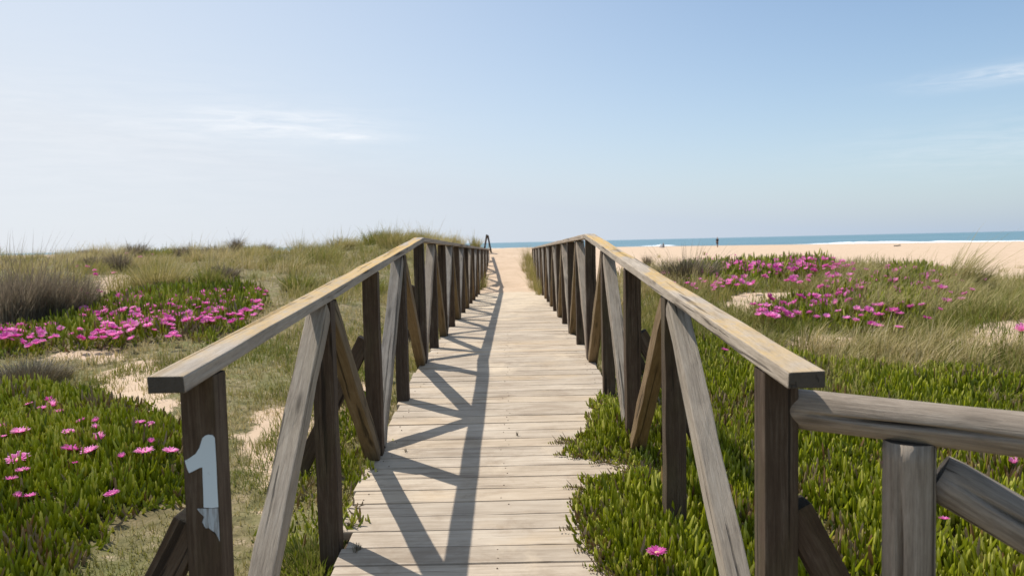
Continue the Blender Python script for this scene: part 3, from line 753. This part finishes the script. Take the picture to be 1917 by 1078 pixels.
for i in range(260):                                    # smaller tufts on the flat in front of the dune
    x, y = rng.uniform(-9, -1.0), rng.uniform(2.5, 9.5)
    q = np.array([x]), np.array([y])
    if sdist(Z_LM, *q)[0] > -.1 or sdist(Z_LN, *q)[0] > -.1 or sand_mask(*q)[0] > .6: continue
    tussock(bl, x, y, 40, rng.uniform(.05, .17), rng.uniform(.05, .12), rng.choice([.15, .25, .45, .65, .75]), wind=.15, wd=.005)
tag(link('dune_grass', bl.mesh('dune_grass'), M['grass']), 'olive and straw coloured dune grass covering the left dune', 'grass', kind='stuff')

br = Bag()
turf(br, .8, 9, 1, 9, 1300, .10, .42, lambda X, Y: vegetated(X, Y) & ((sdist(Z_RN, X, Y) < .12) | (rng.random(len(X)) < .2)))
turf(br, .95, 16, 5, 14, 700, .16, .50, lambda X, Y: vegetated(X, Y) & (sand_mask(X, Y) < .75), fall=8, wd=.007)
turf(br, 1.2, 5, 2.0, 6.5, 1500, .16, .33, lambda X, Y: fbm(X, Y, .6, 3, 23) > .42, wd=.005)
def rband(px0, px1, py0, py1, n, h, sp, tm, nb, wind=.4, wd=.0065):
    for i in range(n):
        p = at(rng.uniform(px0, px1), rng.uniform(py0, py1))
        if p[0] < .95: continue
        if sand_mask(p[:1], p[1:2])[0] > .7 and rng.random() < .8: continue
        f = rng.uniform(.7, 1.25); tussock(br, p[0], p[1], int(nb * f), h * f, sp * f, tm + rng.normal(0, .08), wind, wd)
rband(1500, 1990, 640, 705, 70, .22, .12, .66, 60)
rband(1330, 1700, 640, 720, 40, .16, .10, .45, 50)
rband(1560, 1990, 515, 600, 110, .30, .14, .48, 70, .55)
rband(1380, 1990, 500, 560, 80, .20, .14, .55, 50)
rband(1180, 1330, 480, 560, 70, .30, .14, .66, 60, .2)
rband(1180, 1350, 560, 660, 40, .22, .12, .35, 60, .1)
rband(1480, 1917, 500, 516, 60, .14, .12, .6, 40)
rband(1600, 1990, 690, 800, 26, .16, .08, .3, 40)
for i in range(46):                                     # tufts at the far right railing's feet
    y = rng.uniform(14.5, 23.5); x = rng.uniform(.62, 1.0) - .25 * sm(15, 19, y) * rng.random()
    tussock(br, x, y, 40, rng.uniform(.25, .6), .13, .48, .05, .008)
for i in range(16):
    y = rng.uniform(14.8, 19); tussock(br, rng.uniform(-1.1, -.66), y, 36, rng.uniform(.2, .45), .1, .42, .05, .008)
tag(link('dune_grass', br.mesh('dune_grass'), M['grass']), 'green and straw dune grass on the right of the boardwalk', 'grass', kind='stuff')

# single clumps that stand out
def clump(name, px, py, n, h, spread, tm, mat, label, cat, wind=.1, wd=.006, upright=.5, tsd=.16, dx=0.0, grp=None):
    p = at(px, py); b = Bag(); tussock(b, p[0] + dx, p[1], n, h, spread, tm, wind, wd, tsd, upright)
    me = b.mesh(name); o = link(name, me, M[mat]); base = Vector((p[0] + dx, p[1], float(hz(p[0] + dx, p[1]))))
    me.transform(Matrix.Translation(-base)); o.location = base
    return tag(o, label, cat, grp)
clump('rush_clump', 20, 612, 2000, .74, .46, .48, 'rush', 'big grey brown rush clump cut by the photo edge, behind the first flowers', 'rush', .1, .008, .35)
clump('rush_clump', 108, 600, 2000, .62, .40, .42, 'rush', 'round dark brown rush clump beside the left end of the pink flower mat', 'rush', .12, .008, .35)
clump('dry_bush', 55, 712, 1500, .20, .30, .55, 'twig', 'low grey brown dry bush on the flat behind the near ice plant', 'bush', .0, .005, .9, .25)
clump('grass_tussock', 300, 548, 1100, .62, .42, .58, 'grass', 'rounded olive tussock standing just behind the pink flower mat', 'grass tussock', .12, .01, .7)
clump('grass_tussock', 392, 548, 500, .5, .16, .28, 'grass', 'narrow dark green tuft between the flower mat and the dune slope', 'grass tussock', .12, .01, .4)
clump('grass_tussock', 740, 462, 900, .62, .5, .52, 'grass', 'tall bushy tussock on the ridge next to the crest of the left handrail', 'grass tussock', .2, .012, .6)
clump('grass_tussock', 640, 470, 500, .5, .34, .6, 'grass', 'straw coloured ridge tussock between the ridge shrubs and the handrail', 'grass tussock', .2, .012, .6)
for px, py, h, sp, lab in ((180, 500, .34, .3, 'dark olive shrub beside the small sandy gap on the left dune'), (224, 506, .5, .2, 'upright dark shrub just above the small sandy gap'), (255, 478, .5, .34, 'dark shrub on the ridge above the upright shrub'), (443, 476, .62, .12, 'thin spiky dark shrub poking above the ridge'), (498, 474, .42, .2, 'squat dark ridge shrub beside the spiky one'), (15, 500, .3, .4, 'low olive shrub on the dune above the rush clumps')):
    clump('dune_shrub', px, py, 420, h, sp, .32, 'rush', lab, 'shrub', .05, .014, .6, .2)
for px, py, n_, h_, sp_, tm_, mt_ in ((60, 480, 500, .36, .42, .3, 'rush'), (112, 478, 420, .3, .3, .25, 'grass'), (165, 480, 520, .34, .42, .4, 'twig'), (300, 482, 520, .36, .42, .25, 'grass'), (345, 478, 420, .34, .3, .35, 'rush'), (402, 478, 520, .38, .42, .55, 'twig'), (470, 474, 420, .34, .36, .3, 'grass'), (548, 470, 520, .38, .4, .35, 'rush'), (586, 470, 420, .36, .34, .5, 'twig'), (668, 458, 520, .42, .42, .4, 'rush'), (705, 456, 420, .5, .4, .35, 'grass'), (420, 520, 420, .3, .26, .25, 'rush'), (520, 500, 480, .34, .36, .35, 'twig'), (560, 540, 420, .34, .3, .3, 'grass')):
    clump('scrub_clump', px, py, n_, h_, sp_, tm_, mt_, 'low rough scrub clump among the grass of the left dune', 'scrub', .08, .014, .75, .22, grp='scrub clumps of the left dune')
clump('dry_shrub', 1212, 500, 420, .62, .12, .45, 'twig', 'tall thin reddish dry tuft just behind the right handrail', 'shrub', .02, .007, .5, .2)
clump('dry_shrub', 1290, 530, 1500, .42, .36, .30, 'twig', 'brown bush between the right handrail and the pink flower field', 'shrub', .1, .007, .7, .2)
clump('grass_tussock', 1318, 478, 160, .34, .05, .5, 'grass', 'single slanting grass tuft against the pale beach', 'grass tussock', .35, .008, .2)
clump('grass_tussock', 1800, 540, 420, .62, .2, .55, 'grass', 'long windswept grass tussock bent to the right before the beach', 'grass tussock', .75, .008, .3)
clump('grass_tussock', 890, 470, 220, .55, .14, .5, 'grass', 'small tuft on the ridge near the far end of the left railing', 'grass tussock', .1, .012, .4)
clump('green_weed', 583, 1068, 900, .12, .17, .16, 'grass', 'small green weed at the foot of the second left post', 'weed', 0, .007, .9)
# sprigs growing through the planks
for px, py, lab in ((655, 985, 'grey dry sprig at the left plank edge, nearest the camera'), (668, 1030, 'second grey dry sprig on the left plank edge'), (760, 845, 'tiny dry sprig beside the foot of the third left post'), (968, 815, 'lone tiny sprig between two planks in the middle of the walkway')):
    d = ray(px, py); y = -1.0
    for _ in range(60):
        t = (float(deck_z(y)) - EYE[2]) / d[2]; y = EYE[1] + t * d[1]
    x = EYE[0] + t * d[0]; n = 46 if px < 700 else 16; sp = .018 if px < 700 else .008
    a = rng.uniform(0, 6.28, n); r = sp * rng.random(n)
    b = Bag(); b.add(*blades(np.stack([r * np.cos(a), 1.6 * r * np.sin(a), 0 * r], -1), rng.uniform(.012, .035, n), .003, rng.uniform(0, 6.28, n), rng.uniform(.2, 1, n), rng.uniform(0, .8, n)))
    o = link('dry_sprig', b.mesh('dry_sprig'), M['twig']); o.location = (x, y, float(deck_z(y)) + .001); tag(o, lab, 'sprig')

# ------------------------------------------------------------------ flowers
def petal_mesh(name, n, R, lift, wd, seed):
    q = np.random.default_rng(seed); V = []; F = []; T = []
    for layer, (r0, r1, lf) in enumerate(((.16 * R, R, lift), (.14 * R, .8 * R, lift * 1.6))):
        for i in range(n):
            a = 2 * math.pi * (i + .5 * layer) / n + q.normal(0, .05); rr = r1 * q.uniform(.86, 1.08); l2 = lf * q.uniform(.6, 1.4)
            d = np.array([math.cos(a), math.sin(a), 0]); s = np.array([-math.sin(a), math.cos(a), 0]); b = len(V)
            for t, w_, z in ((0, .5, 0), (.45, 1, .45), (.85, .9, .95), (1, .25, 1.0)):
                c_ = d * (r0 + (rr - r0) * t) + np.array([0, 0, l2 * z + .004])
                V += [c_ - s * wd * w_ / 2, c_ + s * wd * w_ / 2]
            F += [(b, b + 1, b + 3, b + 2), (b + 2, b + 3, b + 5, b + 4), (b + 4, b + 5, b + 7, b + 6)]; tt = q.uniform(0, 1); T += [tt] * 8
    return new_mesh(name, np.array(V), np.array(F), 4, {'tint': np.array(T)})
def dome_mesh(name, R, h, n=14):
    bm = bmesh.new(); bmesh.ops.create_uvsphere(bm, u_segments=n, v_segments=8, radius=1)
    for v in bm.verts: v.co = Vector((v.co.x * R * random.uniform(.93, 1.07), v.co.y * R * random.uniform(.93, 1.07), v.co.z * h + .005))
    me = bpy.data.meshes.new(name); bm.to_mesh(me); bm.free(); return me
def stalk_mesh(name, h, R):
    V = []; F = []; prof = [(-h, .0035), (-.016, .0035), (-.012, .009), (-.002, .012), (.004, .010)]
    for z, r in prof:
        for j in range(8): V.append((r * math.cos(j * math.pi / 4), r * math.sin(j * math.pi / 4), z))
    for i in range(len(prof) - 1):
        for j in range(8): F.append((i * 8 + j, i * 8 + (j + 1) % 8, (i + 1) * 8 + (j + 1) % 8, (i + 1) * 8 + j))
    return new_mesh(name, np.array(V), np.array(F), 4, None, True)
PET = [petal_mesh('petals', 34, .046, .010, .0062, s) for s in (1, 2)] + [petal_mesh('petals', 30, .044, .026, .006, 3)]
CEN = dome_mesh('centre', .011, .006); STK = stalk_mesh('stalk', .10, .01)
for m_ in PET: m_.materials.append(M['petal'])
CEN.materials.append(M['centre']); STK.materials.append(M['stalk'])
def flower(p, scale, kind, label, group, tilt=.35, face=None):
    o = empty('ice_plant_flower', (p[0], p[1], p[2]), label, 'flower', group)
    az = random.uniform(0, 6.28) if face is None else face; tl = random.uniform(0, tilt)
    o.rotation_euler = (tl * math.sin(az), tl * math.cos(az), random.uniform(0, 6.28)); o.scale = (scale,) * 3
    link('petals', PET[kind], None, o); link('centre', CEN, None, o); link('stalk', STK, None, o)
    return o
def flower_at(px, py, wpx, kind, label, group=None, h=.13):
    """where a line of sight reaches the top of the leaf mat"""
    d = ray(px, py); P = EYE + _T[:, None] * d; b = P[:, 2] < surf(P[:, 0], P[:, 1]) + h
    p = P[int(np.argmax(b))]; dd = (p - EYE) @ _fw; sc = np.clip(wpx * dd / FPX / .092, .5, 1.5)
    return flower(p, sc, kind, label, group)
LN = 'flowers of the near left ice plant mat'
near = [(38, 810, 34, 0, 'pink flower near the left frame edge, upper of the flat open pair'), (33, 862, 42, 0, 'wide flat pink flower above the leftmost flower pair'),
    (20, 898, 26, 0, 'pink flower tilted at the left frame edge, front of a touching pair'), (42, 882, 26, 1, 'pink flower rear of the touching pair at the left frame edge'),
    (32, 931, 15, 2, 'small closing pink flower left of the lowest left pair'), (56, 930, 26, 1, 'pink flower right of the small closing one, lowest at far left'),
    (134, 844, 40, 0, 'left half of the wide joined pair of open pink flowers'), (168, 846, 34, 0, 'right half of the wide joined pair of open pink flowers'),
    (187, 824, 27, 2, 'upright pink flower just above the wide joined pair'), (139, 868, 18, 1, 'small faded pink flower just below the wide joined pair'),
    (210, 926, 28, 1, 'lone pink flower lowest in the mat, with dry stems to its right'), (270, 848, 38, 0, 'flat open pink flower in the middle of the mat near the numbered post'),
    (319, 846, 30, 0, 'pink flower closest to the numbered post'), (282, 828, 14, 2, 'small pink bud above the flat open flower near the numbered post'),
    (262, 792, 22, 1, 'left flower of a touching pair by the sandy gap'), (281, 795, 18, 1, 'right flower of a touching pair by the sandy gap'),
    (180, 789, 15, 2, 'upper flower of a stacked pair in the middle of the mat'), (179, 802, 16, 2, 'lower flower of a stacked pair in the middle of the mat'),
    (128, 810, 24, 1, 'pale pink flower alone between the stacked pair and the left edge'), (55, 757, 17, 1, 'lone pink flower at the back left of the mat'),
    (92, 752, 18, 2, 'topmost flower of the back cluster'), (98, 761, 22, 2, 'brightest flower of the back cluster'), (79, 765, 20, 1, 'left flower of the back cluster'), (110, 771, 19, 1, 'right lowest flower of the back cluster'),
    (6, 818, 16, 1, 'faded flower cut by the left frame edge'), (152, 788, 18, 1, 'small pale flower left of the stacked pair'), (228, 856, 12, 2, 'tiny bud between the wide pair and the flat open flower'), (3, 800, 12, 2, 'small bright flower cut by the left frame edge'),
    (1230, 1036, 40, 0, 'single bright pink flower in the ice plant at the plank edge'), (1653, 872, 16, 2, 'small pink flower left of the log fence post'), (1897, 868, 22, 2, 'pink flower just under the log crossbar near the frame edge'), (1768, 972, 18, 1, 'pale pink flower below the slanting log brace'),
    (1357, 656, 18, 1, 'pink flower alone in the grass under the right handrail'), (1912, 621, 26, 2, 'bright pink flower at the right frame edge by the sandy patch'), (1735, 597, 20, 1, 'lone pink flower right of the big cluster on the right slope'),
    (1671, 583, 30, 0, 'largest bright pink flower on the right slope'), (1684, 588, 18, 1, 'flower touching the largest one on the right slope'), (1633, 608, 20, 0, 'left flower of the low pair on the right slope'), (1645, 611, 18, 1, 'right flower of the low pair on the right slope'), (1683, 614, 20, 1, 'lone low flower below the largest one on the right slope'), (1648, 591, 18, 1, 'flower just left of the largest one on the right slope')]
for px, py, wpx, kd, lab in near: flower_at(px, py, wpx, kd, lab, LN if px < 400 else None)
# the fields farther off: one small mesh each
def small_flower(seed):
    me = petal_mesh('flower_head', 18, .05, .016, .012, seed)
    nv = len(me.vertices); bm = bmesh.new(); bm.from_mesh(me)
    r = bmesh.ops.create_uvsphere(bm, u_segments=8, v_segments=5, radius=.012); 
    for v in r['verts']:
        for f in v.link_faces: f.material_index = 1
    bm.to_mesh(me); bm.free(); me.materials.append(M['petal']); me.materials.append(M['centre']); return me
SML = [small_flower(s) for s in (21, 22, 23)]
def field(pts, label, group):
    for px, py, sc in pts:
        d = ray(px, py); P = EYE + _T[:, None] * d; b = P[:, 2] < hz(P[:, 0], P[:, 1]) + .14
        p = P[int(np.argmax(b))]
        o = bpy.data.objects.new('ice_plant_flower', random.choice(SML)); COL.objects.link(o); o.location = p; o.scale = (sc * random.uniform(.75, 1.35),) * 3
        az = random.uniform(0, 6.28); tl = random.uniform(0, .8); o.rotation_euler = (tl * math.sin(az) + .22, tl * math.cos(az), random.uniform(0, 6.28))
        tag(o, label, 'flower', group)
def pick(n, boxes, smin=.8, smax=1.3):
    out = []; wts = np.array([b[4] for b in boxes], float); wts /= wts.sum()
    for _ in range(n):
        b = boxes[rng.choice(len(boxes), p=wts)]; out.append((rng.uniform(b[0] - 8, b[2] + 8), rng.uniform(b[1] - 4, b[3] + 4), rng.uniform(smin, smax)))
    return out
field(pick(108, [(160, 552, 330, 580, 4), (170, 588, 270, 612, 3.4), (270, 556, 410, 600, 4), (330, 540, 480, 580, 3), (150, 618, 250, 640, 1.2), (380, 570, 480, 606, 1.6), (0, 615, 80, 642, 3)]), 'pink flower among many in the mat between the rush clump and the left handrail', 'flowers of the left middle mat')
field(pick(8, [(130, 492, 210, 515, 2), (235, 476, 300, 488, 1)], 1, 1.5), 'small distant pink flower on the left dune slope', 'flowers of the left dune slope')
field(pick(84, [(1330, 480, 1460, 500, 4), (1440, 478, 1570, 500, 4), (1490, 485, 1580, 515, 3), (1320, 495, 1420, 530, 2.2), (1440, 505, 1560, 525, 2)]), 'pink flower among many on the crest in front of the beach', 'flowers of the crest mat')
field(pick(34, [(1410, 560, 1500, 592, 2.5), (1500, 545, 1600, 575, 3), (1570, 530, 1620, 556, 1.6), (1460, 570, 1560, 590, 1)]), 'pink flower in the small mat between the sandy patch and the right slope', 'flowers of the right middle mat')
field(pick(20, [(1640, 505, 1760, 545, 3), (1740, 535, 1840, 575, 1.4), (1590, 575, 1640, 595, .6)]), 'scattered pink flower in the long grass of the right slope', 'flowers in the right slope grass')

# the flowers that show smallest, as one drift
def drift(pts):
    V = []; F = []; T = []; MI = []; b = 0
    arr = []
    for me in SML:
        co = np.empty(len(me.vertices) * 3); me.vertices.foreach_get('co', co); at_ = np.zeros(len(me.vertices)); 
        q = [tuple(p_.vertices) for p_ in me.polygons if len(p_.vertices) == 4 and p_.material_index == 0]
        arr.append((co.reshape(-1, 3), q, np.linspace(0, 1, len(at_))))
    for px, py, sc in pts:
        d = ray(px, py); P = EYE + _T[:, None] * d; bl_ = P[:, 2] < hz(P[:, 0], P[:, 1]) + .13
        p_ = P[int(np.argmax(bl_))]; co, q, t_ = arr[rng.integers(3)]; a = rng.uniform(0, 6.28); tl = rng.uniform(0, .6)
        R_ = np.array(Matrix.Rotation(a, 3, 'Z') @ Matrix.Rotation(tl, 3, 'X'))
        V.append(co @ R_.T * sc + p_); F += [tuple(k_ + b for k_ in f) for f in q]; T.append(t_ * 0 + rng.random()); b += len(co)
    return new_mesh('flower_drift', np.concatenate(V), np.array(F), 4, {'tint': np.concatenate(T)})
rest = pick(190, [(150, 545, 490, 600, 6), (0, 612, 130, 645, 1.0), (160, 590, 330, 632, 2), (420, 540, 500, 575, .5)], .6, 1.1) + pick(210, [(1245, 482, 1340, 540, 2.2), (1340, 478, 1580, 500, 4), (1340, 495, 1600, 535, 3), (1600, 496, 1800, 530, 1)], .5, 1.1) + pick(30, [(1400, 560, 1640, 600, 2), (1640, 515, 1840, 580, 1)], .6, 1)
tag(link('flower_drift', drift(rest), M['petal']), 'scatter of the smallest pink flowers among the flowering mats', 'flowers', kind='stuff')

# ------------------------------------------------------------------ people and bits on the beach
def skin_figure(name, joints, bones, mat, parent):
    me = bpy.data.meshes.new(name); me.from_pydata([j[0] for j in joints], bones, [])
    me.materials.append(mat); o = link(name, me, None, parent)
    lay = me.skin_vertices if len(me.skin_vertices) else None
    sk = o.modifiers.new('skin', 'SKIN'); sk.use_smooth_shade = True
    if not len(me.skin_vertices):
        bm = bmesh.new(); bm.from_mesh(me); bm.verts.layers.skin.verify(); bm.to_mesh(me); bm.free()
    for v, j in zip(me.skin_vertices[0].data, joints): v.radius = (j[1], j[1] * (j[2] if len(j) > 2 else 1))
    me.skin_vertices[0].data[0].use_root = True
    sb = o.modifiers.new('sub', 'SUBSURF'); sb.levels = 1; sb.render_levels = 2
    return o
def person_standing(loc, rz, label):
    r = empty('person', loc, label, 'person'); r.rotation_euler.z = rz
    J = [((0, 0, .92), .13, .8), ((0, 0, 1.15), .12, .8), ((0, 0, 1.38), .135, .7), ((0, 0, 1.50), .055), ((0, .01, 1.60), .085, 1.1), ((0, .01, 1.70), .075),
         ((.19, 0, 1.40), .055), ((.24, .02, 1.12), .042), ((.23, .1, .88), .033), ((.23, .13, .79), .035, .5), ((-.19, 0, 1.40), .055), ((-.24, .0, 1.12), .042), ((-.24, .06, .88), .033), ((-.24, .09, .79), .035, .5),
         ((.09, 0, .84), .085), ((.10, .03, .48), .058), ((.10, -.02, .09), .04), ((.11, .12, .04), .035), ((-.09, 0, .84), .085), ((-.10, -.02, .48), .058), ((-.10, -.10, .09), .04), ((-.11, .03, .04), .035)]
    E_ = [(0, 1), (1, 2), (2, 3), (3, 4), (4, 5), (2, 6), (6, 7), (7, 8), (8, 9), (2, 10), (10, 11), (11, 12), (12, 13), (0, 14), (14, 15), (15, 16), (16, 17), (0, 18), (18, 19), (19, 20), (20, 21)]
    skin_figure('body', J, E_, M['skin'], r)
    skin_figure('shirt', [((0, 0, .90), .16, .85), ((0, 0, 1.15), .145, .85), ((0, 0, 1.40), .155, .75), ((.2, 0, 1.40), .075), ((.25, .02, 1.14), .065), ((-.2, 0, 1.40), .075), ((-.25, 0, 1.14), .065)], [(0, 1), (1, 2), (2, 3), (3, 4), (2, 5), (5, 6)], M['dark_cloth'], r)
    skin_figure('shorts', [((0, 0, .92), .155, .85), ((.09, 0, .82), .105), ((.105, .02, .56), .088), ((-.09, 0, .82), .105), ((-.105, -.01, .56), .088)], [(0, 1), (1, 2), (0, 3), (3, 4)], M['dark_cloth'], r)
    skin_figure('hair', [((0, -.02, 1.69), .088), ((0, -.04, 1.60), .07)], [(0, 1)], M['hair'], r)
    return r
def person_sitting(loc, rz, label):
    r = empty('person', loc, label, 'person'); r.rotation_euler.z = rz
    J = [((0, 0, .13), .14, .9), ((0, .02, .40), .12, .8), ((0, .08, .62), .13, .7), ((0, .12, .74), .055), ((0, .15, .84), .085, 1.1), ((0, .15, .93), .075),
         ((.19, .09, .62), .055), ((.23, .28, .42), .042), ((.12, .48, .42), .033), ((.07, .54, .40), .035, .5), ((-.19, .09, .62), .055), ((-.23, .28, .42), .042), ((-.12, .48, .42), .033), ((-.07, .54, .40), .035, .5),
         ((.10, .05, .12), .09), ((.13, .44, .46), .058), ((.11, .68, .08), .04), ((.12, .80, .04), .035), ((-.10, .05, .12), .09), ((-.13, .44, .46), .058), ((-.11, .68, .08), .04), ((-.12, .80, .04), .035)]
    E_ = [(0, 1), (1, 2), (2, 3), (3, 4), (4, 5), (2, 6), (6, 7), (7, 8), (8, 9), (2, 10), (10, 11), (11, 12), (12, 13), (0, 14), (14, 15), (15, 16), (16, 17), (0, 18), (18, 19), (19, 20), (20, 21)]
    skin_figure('body', J, E_, M['skin'], r)
    skin_figure('shirt', [((0, 0, .15), .17, .85), ((0, .02, .40), .15, .85), ((0, .08, .63), .155, .75), ((.2, .09, .62), .075), ((.24, .27, .44), .062), ((-.2, .09, .62), .075), ((-.24, .27, .44), .062)], [(0, 1), (1, 2), (2, 3), (3, 4), (2, 5), (5, 6)], M['grey_cloth'], r)
    skin_figure('trousers', [((0, .02, .13), .15, .9), ((.10, .06, .13), .105), ((.13, .44, .46), .075), ((.11, .64, .14), .058), ((-.10, .06, .13), .105), ((-.13, .44, .46), .075), ((-.11, .64, .14), .058)], [(0, 1), (1, 2), (2, 3), (0, 4), (4, 5), (5, 6)], M['grey_cloth'], r)
    skin_figure('hair', [((0, .13, .92), .088), ((0, .10, .84), .07)], [(0, 1)], M['hair'], r)
    return r
p = at(1343, 463.5); person_standing(Vector(p), .5, 'distant person in dark shirt and shorts standing on the sand before the sea')
p = at(1243, 463.5); person_sitting(Vector((p[0], p[1], float(hz(p[0], p[1])))), 1.2, 'tiny distant person in grey sitting on the sand near the waterline')
q = on_y(1237, 460, p[1]); 
bm = bmesh.new(); bmesh.ops.create_icosphere(bm, subdivisions=3, radius=.42)
for v in bm.verts:
    k = 1 + .16 * math.sin(v.co.x * 9 + v.co.z * 5) * math.cos(v.co.y * 7); v.co = Vector((v.co.x * .9 * k, v.co.y * .7 * k, max(-.25, v.co.z * .85 * k) + .25))
me = bpy.data.meshes.new('beach_bag'); bm.to_mesh(me); bm.free()
o = link('beach_bag', me, M['white_cloth']); o.location = (q[0], p[1], float(hz(q[0], p[1]))); tag(o, 'small white bundle on the sand beside the sitting person', 'bag')
p = at(1680, 461)
dw = empty('driftwood', (p[0], p[1], float(hz(p[0], p[1])) + .08), 'small dark piece of driftwood lying on the open beach', 'driftwood')
log('trunk', Vector(p) + Vector((-.42, 0, .05)), Vector(p) + Vector((.45, .1, .09)), .085, M['drift'], dw, r1=.06)
log('branch', Vector(p) + Vector((.05, 0, .08)), Vector(p) + Vector((.3, -.2, .28)), .035, M['drift'], dw, r1=.02)
